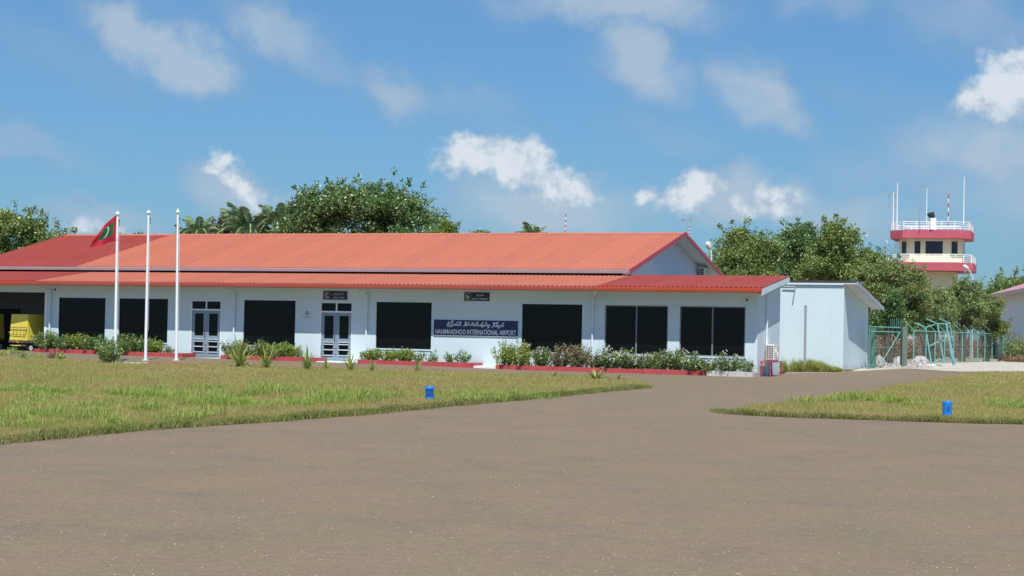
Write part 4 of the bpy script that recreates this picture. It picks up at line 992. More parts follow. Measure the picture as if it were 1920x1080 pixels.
c2 = copy_tree(c1); c2.location = (*W(-39.15, .35).to_2d(), gz(82.6)-.05); c2['label'] = 'second yellow baggage cart mostly cut off by the left edge of the photo'

# ------------------------------------------------------------------ small post and bricks by the annex
P = gnd(1508.5, 697.5); hpost = onY(1511, 574, P.y).z-P.z
tag(MB().box(-.045, .045, -.045, .045, 0, hpost).box(-.05, .05, -.05, .05, hpost, hpost+.03).build('grey_post', M_steel, None, P, (0, 0, YAW)), 'tall slim grey post standing in front of the annex wall', 'post')
for k, (px, py, lab) in enumerate(((1568, 695.5, 'left red brick of the pair by the annex corner'), (1576, 695, 'right red brick of the pair by the annex corner'))):
    P = gnd(px, py); tag(MB().box(-.15, .15, -.08, .08, 0, .10).build('loose_brick', M_brick, None, P, (0, 0, .3*k)), lab, 'brick')
Pa, Pb = gnd(1464, 700), gnd(1560, 698.5)
ck = empty('concrete_kerb', Pa, math.atan2(Pb.y-Pa.y, Pb.x-Pa.x), 'low cream kerb between the tarmac and the annex grass', 'kerb')
n_ = 5; Lk = (Pb-Pa).length/n_
for i in range(n_): MB().box(i*Lk+.01, (i+1)*Lk-.01, 0, .25, -.05, .045).build('kerb_stone', M_sand, ck)

# ------------------------------------------------------------------ control tower
TY = 165.0; ts = TY/F
tc_ = onY(1748, 470, TY); TR = R(-19)
TW = empty('control_tower', (tc_.x*(TY+3.5)/TY, TY+3.5, .3), TR, 'cream control tower with two pink gallery bands and white railings', 'tower')
def tz(py): return onY(1748, py, TY).z-.3
def octo(a, c): return [(-a, -a+c), (-a+c, -a), (a-c, -a), (a, -a+c), (a, a-c), (a-c, a), (-a+c, a), (-a, a-c)]
a_top = 74*ts; a_low = 79*ts; a_cab = 58*ts; a_sh = 46*ts
sh_ = tc_.x
MB().hexa([(x, y, -.4) for x, y in octo(a_sh, a_sh*.4)], [(x, y, tz(508)) for x, y in octo(a_sh, a_sh*.4)]).build('shaft', M_cream, TW)
MB().hexa([(x, y, tz(507.5)) for x, y in octo(a_low, a_low*.34)], [(x, y, tz(492)) for x, y in octo(a_low, a_low*.34)]).build('lower_gallery', M_pink, TW)
MB().hexa([(x, y, tz(491.98)) for x, y in octo(a_low-.1, a_low*.34)], [(x, y, tz(491.3)) for x, y in octo(a_low-.1, a_low*.34)]).build("bounce_deck", M_cream, TW)  # unseen pale layer, added to bounce light up onto the cab
MB().hexa([(x, y, tz(491.2)) for x, y in octo(a_cab, a_cab*.38)], [(x, y, tz(446.5)) for x, y in octo(a_cab, a_cab*.38)]).build('cab', M_cream, TW)
MB().hexa([(x, y, tz(446.4)) for x, y in octo(a_top, a_top*.34)], [(x, y, tz(431)) for x, y in octo(a_top, a_top*.34)]).build('roof_gallery', M_pink, TW)
def railing(a, c, z0, z1, name, nr=4):
    pts = octo(a, c); mb = MB()
    ring_ = []
    for i in range(8):
        p, q = Vector((*pts[i], 0)), Vector((*pts[(i+1) % 8], 0)); n = max(1, round((q-p).length/1.3))
        for k in range(n): ring_.append(p.lerp(q, k/n))
    for k in range(nr):
        z = z0+(z1-z0)*(k+1)/nr; mb.tube([(p.x, p.y, z) for p in ring_]+[(ring_[0].x, ring_[0].y, z)], .03 if k < nr-1 else .045, 4, False)
    mb.build(name+'_rails', M_rail, TW)
    pm = MB().box(-.035, .035, -.035, .035, 0, z1-z0).mesh('post', M_rail)
    for p in ring_: link('railing_post', pm, TW, (p.x, p.y, z0))
railing(a_top-.12, a_top*.34, tz(431), tz(415.5), 'roof')
railing(a_low-.12, a_low*.34, tz(492), tz(477), 'gallery')
zc0, zc1 = tz(475.5), tz(451.5)
def tower_win(c, half, face):   # face: 0 front, 1 left chamfer, 2 right chamfer, 3 left side, 4 right side
    a = a_cab; ch = a*.38
    segs = {0: ((-a+ch, -a), (a-ch, -a)), 1: ((-a, -a+ch), (-a+ch, -a)), 2: ((a-ch, -a), (a, -a+ch)), 3: ((-a, a-ch), (-a, -a+ch)), 4: ((a, -a+ch), (a, a-ch))}
    p, q = segs[face]; p = Vector((*p, 0)); q = Vector((*q, 0)); d = (q-p).normalized(); nrm = Vector((d.y, -d.x, 0)); m = p+d*c
    def P(s, o_, z): r = m+d*s+nrm*o_; return (r.x, r.y, z)
    mb = MB(); e = .07
    for (s0, s1, z0, z1) in ((-half-e, half+e, zc1, zc1+e), (-half-e, half+e, zc0-e, zc0), (-half-e, -half, zc0, zc1), (half, half+e, zc0, zc1)):
        mb.hexa([P(s0, -.02, z0), P(s1, -.02, z0), P(s1, .04, z0), P(s0, .04, z0)][::-1], [P(s0, -.02, z1), P(s1, -.02, z1), P(s1, .04, z1), P(s0, .04, z1)][::-1])
    w_ = mb.build('cab_window', M_cream, TW)
    MB().hexa([P(-half, -.02, zc0), P(half, -.02, zc0), P(half, .012, zc0), P(-half, .012, zc0)][::-1], [P(-half, -.02, zc1), P(half, -.02, zc1), P(half, .012, zc1), P(-half, .012, zc1)][::-1]).build('pane', M_towerglass, w_)
fl_ = 2*(a_cab-a_cab*.38)
tower_win(fl_*.62, 16*ts, 0); tower_win(fl_*.195, 5.5*ts, 0)
cl = a_cab*.38*math.sqrt(2)
tower_win(cl*.47, 7*ts, 1); tower_win(cl*.40, 7.5*ts, 2); tower_win(fl_*.6, 12*ts, 3); tower_win(fl_*.4, 22*ts, 4)
# stair on the left of the cab
sx_ = -a_cab-.45
for k in range(7):
    z = tz(474)+k*(tz(452)-tz(474))/6; MB().box(sx_-.35+.04*k, sx_+.30, -a_cab*.35, -a_cab*.35+.3, z, z+.06).build('stair_tread', M_rail, TW)
MB().tube([(sx_-.95, -a_cab*.35, tz(447)), (sx_-.45, -a_cab*.35, tz(462)), (sx_-.40, -a_cab*.35, tz(475))], .04, 5).build('stair_handrail', M_rail, TW)
# aerials on the tower roof
def mast(px, pyb, pyt, rpx, m, label, extra=None, Y=TY, name='aerial_mast', group='aerials on the control tower'):
    b = onY(px, pyb, Y); t = onY(px, pyt, Y); o = empty(name, b, 0, label, 'antenna', group); h = t.z-b.z; r = rpx*Y/F/2
    if m == 'stripes':
        n = 8
        for i in range(n): MB().tube([(0, 0, h*i/n+.002), (0, 0, h*(i+1)/n-.002)], r, 6).build('mast_section', M_redant if i % 2 else M_white, o)
    else: MB().tube([(0, 0, 0), (0, 0, h*.55), (0, 0, h)], [r, r*.8, r*.55], 6).build('mast', m, o)
    if extra: extra(o, h)
    return o
def yagi(o, h):
    mb = MB()
    for (z, l) in ((.86, .45), (.93, .38), (.62, .5)):
        mb.tube([(-l, 0, h*z), (l*.35, 0, h*z+.08)], .025, 4); mb.tube([(-l, 0, h*z-.18), (-l, 0, h*z+.18)], .05, 5); mb.tube([(l*.35, 0, h*z-.1), (l*.35, 0, h*z+.25)], .05, 5)
    mb.build('elements', M_steel, o)
def cups(o, h):
    MB().tube([(-.25, 0, h), (.25, 0, h+.05)], .025, 4).lathe([(.08, 0), (.08, .10)], (-.22, 0, h), 8).lathe([(.06, 0), (.06, .16)], (.2, 0, h), 8).build('wind_sensor', M_steel, o)
mast(1674.5, 431, 360, 2.6, M_rail, 'white mast with small side elements at the left corner of the tower roof', yagi)
mast(1681.5, 431, 343, 2.6, M_rail, 'tall plain white whip at the left of the tower roof')
mast(1724.5, 431, 352, 1.3, M_steel, 'thin grey aerial left of centre on the tower roof', cups)
mast(1737, 431, 352.5, 2.2, M_rail, 'short thick white rod aerial near the centre of the tower roof')
mast(1777.5, 431, 364, 2.2, 'stripes', 'red and white striped aerial right of centre on the tower roof', cups)
mast(1806.5, 431, 331, 2.4, M_rail, 'tallest white whip at the right end of the tower roof')
b = onY(1748.5, 431, TY); o = empty('rotating_beacon', b, 0, 'dark beacon lamp on a white pedestal in the middle of tower roof', 'beacon', None)
MB().box(-.28, .28, -.28, .28, 0, onY(1748, 409, TY).z-b.z).build('pedestal', M_rail, o); MB().lathe([(.2, 0), (.32, .12), (.30, .3), (.12, .42)], (-.1, 0, onY(1748, 409, TY).z-b.z), 10).build('beacon_head', M_dark, o)
MB().tube([(-.5, 0, 1.45), (.1, 0, 1.60)], .16, 8).build('lamp_barrel', M_dark, o)
# aerials behind the ridge of the terminal
mast(1060, 441, 402, 2.0, 'stripes', 'red and white aerial standing behind the terminal ridge', None, 88, 'aerial_mast', 'aerials behind the ridge')
mast(1288, 446, 414, 1.8, M_steel, 'thin grey aerial beside the gable peak', cups, 92, 'aerial_mast', 'aerials behind the ridge')
mast(1292.5, 450, 424, 1.8, 'stripes', 'short red aerial just right of the gable peak', None, 92, 'aerial_mast', 'aerials behind the ridge')

# ------------------------------------------------------------------ street lamps
def lamp(pts, head, Y, label, base_px):
    b = onY(base_px, 600, Y); b.z = .3; o = empty('street_lamp', b, 0, label, 'street lamp', 'curved street lamps')
    P = [onY(x, y, Y)-b for x, y in pts]; P = [Vector((P[0].x, 0, 0))]+P
    MB().tube(P, [.07]+[.05]*(len(P)-1), 8).build('lamp_post', M_lamp, o, smooth=True)
    a, c = [onY(x, y, Y)-b for x, y in head]; d = c-a
    MB().tube([a, a+d*.25, a+d*.7, c], [.06, .16, .17, .05], 10).build('lamp_head', M_lamp, o, smooth=True)
lamp([(1334, 505), (1333.5, 475), (1331, 466)], [(1332, 468), (1325, 453)], 95, 'white curved street lamp behind the gable end of the terminal', 1334)
lamp([(1824, 560), (1823.5, 520), (1820, 511), (1815, 505)], [(1816, 506), (1806, 497)], 130, 'curved street lamp in front of the pink tower gallery', 1824)

# ------------------------------------------------------------------ trees
def trunk_mb(h, r, spread, n=5, base=None):
    mb = MB(); mb.tube([(0, 0, 0), (r*.4, 0, h*.3), (0, r*.5, h*.6)], [r, r*.8, r*.6], 8)
    for i in range(n):
        a = i*6.283/n+random.uniform(-.4, .4); q = Vector((0, r*.5, h*random.uniform(.42, .6))); t = Vector((math.cos(a)*spread*random.uniform(.5, .9), math.sin(a)*spread*random.uniform(.5, .9), h*random.uniform(.85, 1.15)))
        mb.tube([q, q.lerp(t, .5)+Vector((0, 0, h*.06)), t], [r*.5, r*.3, r*.1], 6)
    return mb
def crown_points(boxes, n, rng, clump=.95, sprig=.12):
    """boxes: list of (cx, cy, cz, rx, ry, rz)"""
    B = np.array(boxes); vol = np.prod(B[:, 3:], axis=1)**.7; pr_ = vol/vol.sum(); out = []; axs = []
    nc = max(14, int(len(boxes)*20)); clump = clump*.88; k = rng.choice(len(B), nc, p=pr_)
    d = unit(rng.normal(size=(nc, 3))); rad = rng.uniform(.45, .98, nc)[:, None]; C = B[k, :3]+d*rad*B[k, 3:]
    cr = clump*rng.uniform(.6, 1.25, nc)
    idx = rng.integers(0, nc, n); dd = unit(rng.normal(size=(n, 3))); r = rng.uniform(0, 1, n)**.45
    P = C[idx]+dd*(cr[idx]*r)[:, None]*np.array([1, 1, .75]); axs = dd*.8+np.array([0, 0, .3])
    # sprigs reaching beyond the outline
    ns = int(n*sprig); m_ = max(10, ns//28); ks = rng.integers(0, nc, m_); ds = unit(rng.normal(size=(m_, 3))+np.array([0, 0, .9])); Ls = rng.uniform(.5, 1.1, m_)*clump
    j = rng.integers(0, m_, ns); t = rng.uniform(.4, 1, ns)
    st = C[ks]+ds*(cr[ks]*.8)[:, None]
    Q = st[j]+ds[j]*(Ls[j]*t)[:, None]+rng.normal(size=(ns, 3))*.07
    return np.concatenate([P, Q]), np.concatenate([axs, ds[j]])
def tree(name, label, lobes, Y, n, lm, leaf=.2, cat='tree', group=None, clump=.95, trunk=True, dy=1.0, bare=0, base_px=None):
    """lobes in photo pixels (cx, cy, rx, ry) at distance Y"""
    s = Y/F; cx = sum(l[0]*l[2] for l in lobes)/sum(l[2] for l in lobes) if base_px is None else base_px
    b = onY(cx, 600, Y); b.z = gz(Y); o = empty(name, b, 0, label, cat, group); boxes = []
    for (x, y, rx, ry) in lobes:
        c = onY(x, y, Y)-b; boxes.append((c.x, random.uniform(-.6, .6)*dy, c.z, rx*s*.86, min(rx, 90)*s*dy*.9, ry*s*.86))
    Z = max(q[2] for q in boxes)
    if leaf >= .19: leaf *= .80; n = int(n*1.35)
    P, ax = crown_points(boxes, n, RNG, clump)
    P[:, 2] = np.maximum(P[:, 2], .1)
    v, f, r = leaves(P, leaf, leaf*.55, ax)
    link('crown', npmesh('crown', v, f, lm, r), o)
    if trunk:
        mb = trunk_mb(max(1.2, Z*.85), (.06+.03*Z)*(.28 if bare else 1), boxes[0][3], 6)
        for _ in range(bare):
            a = random.uniform(0, 6.28); sp_ = random.uniform(.3, 1)*boxes[0][3]*.8; t = Vector((math.cos(a)*sp_, math.sin(a)*sp_*.5, Z*random.uniform(.5, 1)))
            mb.tube([(random.uniform(-.3, .3), 0, 0), t*.5+Vector((0, 0, -.2)), t], [.05, .04, .02], 6)
        mb.build('trunk', M_bark, o, smooth=True)
    return o
tree('broadleaf_tree', 'sunlit broadleaf tree at far left above the red roof', [(15, 440, 80, 46), (70, 450, 55, 38), (100, 462, 34, 28), (-60, 440, 80, 60), (40, 500, 100, 50)], 100, 26000, L_tree2, .22, clump=.9)
tree('broadleaf_tree', 'left half of the big dark leafy canopy above the ridge', [(590, 400, 62, 42), (640, 385, 60, 42), (560, 425, 55, 35), (610, 465, 90, 50)], 100, 26000, L_tree, .23, clump=.85)
tree('broadleaf_tree', 'tallest broadleaf tree above the middle of the ridge', [(705, 388, 65, 44), (755, 402, 55, 36), (795, 420, 45, 30), (730, 372, 26, 24), (730, 465, 100, 50)], 103, 28000, L_tree, .23, clump=.85)
tree('lime_shrub_tree', 'small lime green tree top at the right end of the canopy', [(838, 432, 22, 20), (820, 445, 30, 14), (835, 470, 28, 30)], 99, 3600, L_lime, .2, clump=.45)
tree('tree_top', 'tiny leafy tip just above the ridge right of the lime tree', [(905, 438, 12, 6), (888, 440, 8, 4), (900, 470, 22, 26)], 99, 900, L_tree2, .2, clump=.3)
tree('tree_top', 'tiny leafy tips above the dark red roof near the flag', [(232, 444, 14, 7), (262, 443, 10, 6), (245, 470, 26, 24)], 98, 900, L_tree2, .2, clump=.3)
tree('casuarina_tree', 'feathery grey green casuarina left of the big canopy', [(428, 412, 9, 24), (420, 425, 20, 18), (410, 450, 30, 30)], 110, 6000, L_casu, .22, clump=.42)
tree('broadleaf_tree', 'broadleaf tree directly behind the white street lamp', [(1392, 462, 52, 36), (1365, 478, 34, 30), (1425, 470, 45, 38), (1400, 510, 70, 40)], 100, 20000, L_tree2, .2, clump=.8)
tree('broadleaf_tree', 'darker broadleaf tree with a high leafy tip above the annex left end', [(1500, 452, 44, 34), (1478, 438, 18, 20), (1500, 495, 60, 45)], 104, 15000, L_tree, .2, clump=.75)
tree('broadleaf_tree', 'tall broadleaf tree with two high tips above the annex roof', [(1565, 455, 44, 38), (1555, 435, 20, 20), (1592, 450, 18, 24), (1560, 500, 70, 44)], 101, 20000, L_tree2, .2, clump=.75)
tree('broadleaf_tree', 'lower broadleaf tree between the annex and the control tower', [(1632, 485, 34, 20), (1610, 500, 40, 30), (1640, 520, 40, 34)], 106, 9000, L_tree2, .2, clump=.6)
tree('rusty_tree', 'reddish tinged olive tree leaning over the annex corner', [(1660, 520, 44, 36), (1700, 520, 46, 34), (1665, 565, 46, 44), (1645, 550, 30, 40), (1712, 560, 40, 50), (1685, 590, 50, 36)], 97, 30000, L_rusty, .15, clump=.55, bare=10, base_px=1668)
tree('olive_tree', 'dark green small tree behind the gate', [(1672, 575, 18, 44), (1650, 605, 26, 30), (1690, 612, 24, 24)], 94.5, 9000, L_tree, .13, clump=.4, bare=5)
tree('olive_tree', 'thin greyish olive tree under the tower front', [(1740, 575, 40, 46), (1725, 600, 38, 36), (1765, 595, 30, 40), (1752, 552, 22, 20)], 104, 20000, L_olive, .13, clump=.5, bare=9)
tree('olive_tree', 'olive tree right of the tower base', [(1800, 560, 36, 42), (1790, 600, 44, 34), (1812, 535, 20, 20), (1825, 590, 30, 40)], 108, 20000, L_olive, .13, clump=.5, bare=9)
tree('olive_tree', 'rightmost olive tree above the fence end', [(1850, 585, 36, 36), (1858, 612, 36, 26), (1832, 565, 22, 26)], 112, 15000, L_rusty, .13, clump=.5, bare=8)
tree('broadleaf_tree', 'dark bushy tree at the far right edge behind the pink roofed house', [(1880, 545, 46, 30), (1930, 540, 50, 34), (1900, 575, 70, 30)], 150, 14000, L_tree2, .26, clump=1.0)
# palms: trunk and single fronds
def frond_mesh(L_, droop, seed, lm=L_palm):
    rng = np.random.default_rng(seed); n = 46; V = []; Fa = []; k = 0
    for i in range(n):
        t = .12+.88*i/n; x = L_*t*(1-.12*t); z = L_*(.42*t-droop*t*t)
        for sd in (-1, 1):
            ll = L_*.28*math.sin(math.pi*(.15+.8*t))*rng.uniform(.8, 1.1)+.05; dx = ll*.5; y = sd*ll*.72; dz = -ll*rng.uniform(.25, .6)
            V += [(x, 0, z), (x+dx*.5+.014, y*.5, z+dz*.35+.014), (x+dx, y, z+dz), (x+dx*.5-.014, y*.5, z+dz*.35-.014)]; Fa.append((k, k+1, k+2, k+3)); k += 4
    # rachis
    m = 8
    for i in range(m):
        t0, t1 = i/m, (i+1)/m
        for s_ in (0,):
            a = (L_*t0*(1-.12*t0), 0, L_*(.42*t0-droop*t0*t0)); b = (L_*t1*(1-.12*t1), 0, L_*(.42*t1-droop*t1*t1))
            V += [(a[0], -.025, a[2]), (b[0], -.02, b[2]), (b[0], .02, b[2]+.01), (a[0], .025, a[2]+.01)]; Fa.append((k, k+1, k+2, k+3)); k += 4
    V = np.array(V); return npmesh('frond', V, np.array(Fa), lm, np.repeat(rng.uniform(0, 1, len(V)//4), 4))
FR = [frond_mesh(1.0, d, i) for i, d in enumerate((.35, .6, .85, 1.1))]
def palm(px, py, rpx, Y, label, n=17, face=None):
    b = onY(px, py, Y); o = empty('coconut_palm', (b.x, b.y, .3), random.uniform(0, 6), label, 'palm', 'coconut palms behind the terminal'); h = b.z-.3; s = rpx*Y/F*1.1
    MB().tube([(0, 0, 0), (.15, .1, h*.5), (0, 0, h)], [.22, .16, .12], 8).build('trunk', M_bark, o, smooth=True)
    for i in range(n):
        link('frond', FR[i*4//n], o, (0, 0, h), (0, -(.75-1.0*i/n), i*2.399)).scale = (s*random.uniform(.85, 1.1),)*3
palm(372, 432, 42, 106, 'coconut palm just right of the third flagpole top')
palm(350, 440, 30, 112, 'smaller coconut palm directly behind the third flagpole top')
palm(468, 428, 62, 108, 'wide coconut palm with an arching frond left of the big canopy', 22)
palm(520, 412, 46, 107, 'coconut palm half buried in the left side of the big canopy')
palm(1000, 444, 36, 100, 'lone coconut palm crown showing above the right half of the ridge')

# ------------------------------------------------------------------ fence, gate, frames, rubble
FA, FB = gnd(1713, 683), gnd(1881, 677.5)
dv = (FB-FA); fl2 = dv.length; rzf = math.atan2(dv.y, dv.x)
# post positions read along the fence line
posts_px = [1713, 1736, 1753, 1771, 1788, 1804, 1819, 1833, 1846.5, 1860, 1872, 1881]
fe = empty('chainlink_fence', FA, rzf, 'turquoise chain link fence with slanted post tops running beside the sand path', 'fence')
def fence_t(px):
    x, y, z = ray(px, 650); a = x/y; return (a*FA.y-FA.x)/(dv.x-a*dv.y)
ts_ = [fence_t(p)*fl2 for p in posts_px]
hf = 1.86
pm = MB().tube([(0, 0, -.1), (0, 0, hf)], .034, 8).tube([(0, 0, hf), (-.62, .30, hf+.42)], .026, 6).mesh('post', M_teal)
for t in ts_: link('post', pm, fe, (t, 0, 0))
MB().tube([(0, 0, hf-.04), (ts_[-1], 0, hf-.04)], .028, 6).build('top_rail', M_teal, fe); MB().tube([(0, 0, hf*.55), (ts_[-1], 0, hf*.55)], .022, 6).build('middle_rail', M_wire, fe)
def wiremesh(L_, h, sp=.075, w=.007):
    mb = MB(); t = -h
    while t < L_:
        for sgn in (1, -1):
            x0, x1 = t, t+h; z0, z1 = (0, h) if sgn == 1 else (h, 0)
            if x0 < 0: k = -x0/h; z0 += (z1-z0)*k; x0 = 0
            if x1 > L_: k = (L_-x0)/(x1-x0); z1 = z0+(z1-z0)*k; x1 = L_
            if x1-x0 > .01: mb.poly([(x0-w, 0, z0), (x0+w, 0, z0), (x1+w, 0, z1), (x1-w, 0, z1)])
        t += sp
    return mb
for a, b in zip(ts_, ts_[1:]): wiremesh(b-a, hf-.1).build('wire_panel', M_wire, fe, (a, .01, .05))
# gate between annex and fence
GA, GB = gnd(1629, 692), gnd(1692, 689)
dg_ = GB-GA; ga = empty('steel_gate', GA, math.atan2(dg_.y, dg_.x), 'green barred steel gate with spiked top between annex and fence', 'gate'); gl = dg_.length; hg = onY(1660, 613, GA.y).z-GA.z
MB().tube([(0, 0, 0), (0, 0, hg+.1)], .05, 8).build('hinge_post', M_tealdk, ga)
for z in (.12, hg*.5, hg-.22, hg): MB().tube([(.05, 0, z), (gl-.1, 0, z)], .026, 6).build('rail', M_teal if z > 1.2 else M_tealdk, ga)
for k in range(int((gl-.6)/.62)): MB().tube([(.6+k*.62, 0, .12), (.6+k*.62, 0, hg)], .010, 5).build('bar', M_tealdk, ga)
for k in range(7): MB().tube([(gl*.62+k*gl*.058, 0, hg), (gl*.62+k*gl*.058, 0, hg+.42)], .009, 5).build('spike', M_teal, ga)
MB().tube([(gl*.35, -.03, .3), (gl-.1, -.03, hg)], .022, 6).build('brace', M_teal, ga)
MB().box(gl*.22, gl*.22+.22, .1, .3, 0, hg*.98).build('stile', M_tealdk, ga)
P = gnd(1694, 690); tag(MB().box(-.13, .13, -.13, .13, 0, onY(1694, 612, P.y).z-P.z).build('gate_pillar', mat('grey_green_pillar', (.13, .17, .15), .8, .1, 3), None, P, (0, 0, .2)), 'thick grey green pillar at the right end of the gate', 'pillar')
# the two unbolted fence frames leaning together
def frame(tubes, Y, label, m=M_teal):
    b = onY(tubes[0][0][0], 600, Y); b.z = gz(Y); o = empty('dismantled_gantry', b, 0, label, 'frame', 'dismantled turquoise steel frames')
    for (p, q, dy0, dy1, r, nm) in tubes:
        a = onY(*p, Y+dy0)-b; c = onY(*q, Y+dy1)-b; MB().tube([a, c], r, 6).build(nm, m, o)
Yf = gnd(1750, 687).y
frame([((1746, 683), (1735.5, 614), 0, .3, .04, 'upright'), ((1770, 682), (1757.5, 607), 0, .3, .04, 'upright'), ((1740, 650), (1763, 639), .2, .2, .03, 'crossbar'), ((1735.5, 614), (1757.5, 607), .3, .3, .03, 'crossbar'), ((1757.5, 607), (1781, 607), .3, .9, .03, 'crossbar'),
    ((1715, 605.5), (1736, 614), -.3, .3, .035, 'outrigger'), ((1737.5, 598), (1757.5, 607), -.3, .3, .035, 'outrigger'), ((1763, 639), (1780, 639), .2, .8, .03, 'crossbar'), ((1752, 679), (1772, 670), 0, .3, .03, 'crossbar')], Yf+.6, 'left leaning turquoise frame with two uprights and slanting top arms')
frame([((1788, 684), (1773.5, 606), 0, .3, .05, 'upright'), ((1791.5, 683), (1775, 612), -.3, .1, .03, 'upright'), ((1761.5, 597), (1781, 607), -.2, .5, .035, 'outrigger'), ((1781, 607), (1786, 640), .5, .6, .03, 'upright'), ((1772, 671), (1789, 672), 0, .2, .03, 'crossbar'), ((1781, 657), (1788, 683), -.2, -.1, .03, 'brace')], Yf, 'right leaning blue grey frame with long slanting legs', mat('blue_grey_paint', (.20, .42, .46), .5, .1, 3))
P = gnd(1765, 688.5); rzs = .1
tag(MB().box(-1.1, 1.15, -.5, .5, 0, .07).box(-.1, .9, -.3, .4, .073, .13).build('concrete_slab', M_conc, None, P, (0, 0, rzs)), 'flat concrete slab lying under the leaning frames', 'slab')
P = gnd(1736, 686.5); tag(MB().box(-.45, .45, -.12, .12, 0, .10).build('white_plank', M_white, None, P, (0, 0, .15)), 'short white plank lying left of the concrete slab', 'plank')
def lump(px, py, wpx, hpx, label, m=M_tarp, seed=1, Y=None, name='tarpaulin_heap', cat='heap'):
    P = gnd(px, py) if Y is None else onY(px, py, Y)
    if Y: P.z = gz(Y)
    s = P.y/F; w, h = wpx*s/2, hpx*s; rng = np.random.default_rng(seed); n, r = 18, 9; v = []; f = []
    ph = rng.uniform(0, 6, 6)
    for j in range(r+1):
        t = j/r*math.pi/2
        for i in range(n):
            a = 2*math.pi*i/n; k = 1+.28*math.sin(2*a+ph[0])+.24*math.sin(5*a+ph[1]+4*t)+.15*math.sin(9*a+ph[3]-5*t)+rng.uniform(-.08, .08); v.append((math.cos(a)*math.cos(t)*w*k, math.sin(a)*math.cos(t)*w*.7*k, math.sin(t)*h*(1+.12*math.sin(2*a+ph[2]))-.02))
    for j in range(r):
        for i in range(n): f.append((j*n+i, j*n+(i+1) % n, (j+1)*n+(i+1) % n, (j+1)*n+i))
    me = bpy.data.meshes.new(name); me.from_pydata(v, [], f); me.materials.append(m); me.update(); tag(link(name, me, None, P, (0, 0, .2)), label, cat)
lump(1648, 688, 28, 22, 'white tarpaulin covered heap behind the gate bars', seed=3); lump(1688, 684.5, 30, 16, 'pale heap behind the grey green pillar', seed=5); lump(1725, 684, 26, 16, 'crumpled pale sheet heap behind the first fence posts', seed=8)
mb = MB()
for _ in range(170):
    px, py = random.uniform(1634, 1745), random.uniform(684, 691.5); P = gnd(px, py); r = random.uniform(.05, .17)
    q = [(P.x+r*math.cos(k*1.3+px)*random.uniform(.6, 1.2), P.y+r*math.sin(k*1.3+px)*random.uniform(.6, 1.2), P.z-.01) for k in range(5)]
    q = [(P.x+r*math.cos(k*1.2566), P.y+r*math.sin(k*1.2566)*random.uniform(.8, 1.1), P.z-.01) for k in range(5)]
    mb.hexa(q, [(x*.6+P.x*.4+random.uniform(-.02, .02), y*.6+P.y*.4, z+r*random.uniform(.5, 1.2)) for x, y, z in q])
tag(mb.build('rubble', M_rubble), 'broken concrete rubble scattered by the gate and fence foot', 'rubble', kind='stuff')
# brownish dry hedge behind the fence and the white boundary wall
def hedge(name, pts, Y0_, Y1_, h, n, lm, label, leaf=.14, dep=1.2, cat='hedge'):
    a = onY(pts[0], 650, Y0_); b = onY(pts[1], 650, Y1_); a.z = gz(Y0_); b.z = gz(Y1_); t = RNG.uniform(0, 1, n); P = np.array(a[:])*(1-t)[:, None]+np.array(b[:])*t[:, None]
    hh = h*(.75+.25*np.sin(t*37)*np.sin(t*13+1)+.12*np.sin(t*91)); P[:, 2] += hh*RNG.uniform(0, 1, n)**.7; P[:, 1] += RNG.uniform(-dep, dep, n); P[:, 0] += RNG.normal(0, .2, n)
    o = empty(name, a, 0, label, cat); v, f, r = leaves(P-np.array(a[:]), leaf, leaf*.55); link('foliage', npmesh('foliage', v, f, lm, r), o)
    mb = MB(); nn = 12
    for i in range(nn): q = (b-a)*(i+.5)/nn; mb.tube([q, q+Vector((random.uniform(-.3, .3), 0, h*.8))], [.04, .01], 5)
    mb.build('stems', M_bark, o)
hedge('dry_hedge', (1640, 1885), 112, 152, 1.9, 22000, L_brownhedge, 'dry reddish brown hedge behind the chain link fence', .15)
hedge('green_hedge', (1884, 1990), 116, 110, 1.65, 10000, L_olive, 'clipped green hedge at the right edge beyond the fence end', .12)
hedge('dry_hedge', (1882, 1990), 113.6, 107.6, .42, 3500, L_brownhedge, 'low red brown bedding in front of the clipped hedge', .12, .4)
wa, wb = onY(1636, 650, 128), onY(1770, 650, 150)
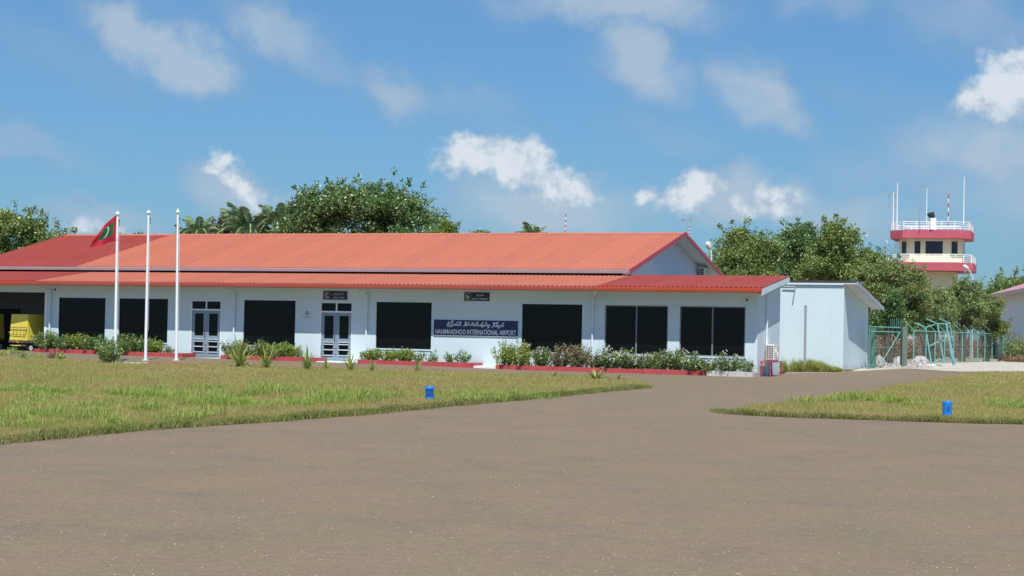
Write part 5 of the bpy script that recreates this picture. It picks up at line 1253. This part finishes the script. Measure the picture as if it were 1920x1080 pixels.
d_ = wb-wa; wl_ = empty('boundary_wall', (wa.x, wa.y, .3), math.atan2(d_.y, d_.x), 'plain white boundary wall seen through the gate and trees', 'wall')
MB().box(0, d_.length, 0, .2, -.1, 1.9).build('wall_face', M_housewall, wl_); MB().box(-.03, d_.length+.03, -.04, .24, 1.903, 1.98).build('coping', M_conc, wl_)

# ------------------------------------------------------------------ pink-roofed house at the right edge
HA, HB = onY(1846, 557, 145), onY(1920, 580, 122)
zE = (HA.z+HB.z)/2; HB2 = onY(1920, 580, 122); dd_ = Vector((HB2.x-HA.x, HB2.y-HA.y, 0)); rz_ = math.atan2(dd_.y, dd_.x); Lh = 42
ho = empty('white_house', (HA.x, HA.y, .3), rz_, 'white house with a faded pink tin roof at the right edge', 'house')
def hl(P): 
    q = Vector((P.x-HA.x, P.y-HA.y, P.z-.3)); c, s = math.cos(-rz_), math.sin(-rz_); return Vector((q.x*c-q.y*s, q.x*s+q.y*c, q.z))
ze = HA.z-.3
MB().box(.6, Lh, .9, 6.5, -.3, ze+.25).build('wall', M_housewall, ho)
MB().hexa([(0, 0, ze-.02), (Lh, 0, ze-.02), (Lh, 3.7, ze+1.25), (0, 3.7, ze+1.25)], [(0, 0, ze+.10), (Lh, 0, ze+.10), (Lh, 3.7, ze+1.37), (0, 3.7, ze+1.37)]).build('roof', M_houseroof, ho)
MB().hexa([(0, 3.7, ze+1.25), (Lh, 3.7, ze+1.25), (Lh, 7.4, ze-.02), (0, 7.4, ze-.02)], [(0, 3.7, ze+1.37), (Lh, 3.7, ze+1.37), (Lh, 7.4, ze+.10), (0, 7.4, ze+.10)]).build('roof', M_houseroof, ho)
MB().box(-.05, Lh, -.06, -.003, ze-.16, ze+.12).build('fascia', mat('pale_pink_board', (.70, .42, .45), .6), ho)
for k in range(12): 
    wn = MB().box(5+k*3.0, 5.9+k*3.0, .85, .897, 1.0, 2.1).build('window', M_white, ho); MB().box(5.08+k*3.0, 5.82+k*3.0, .835, .848, 1.08, 2.02).build('pane', M_towerglass, wn)
MB().tube([(3.2, .8, -.3), (3.2, .8, ze+.1)], .06, 8).build('downpipe', M_pipe, ho)
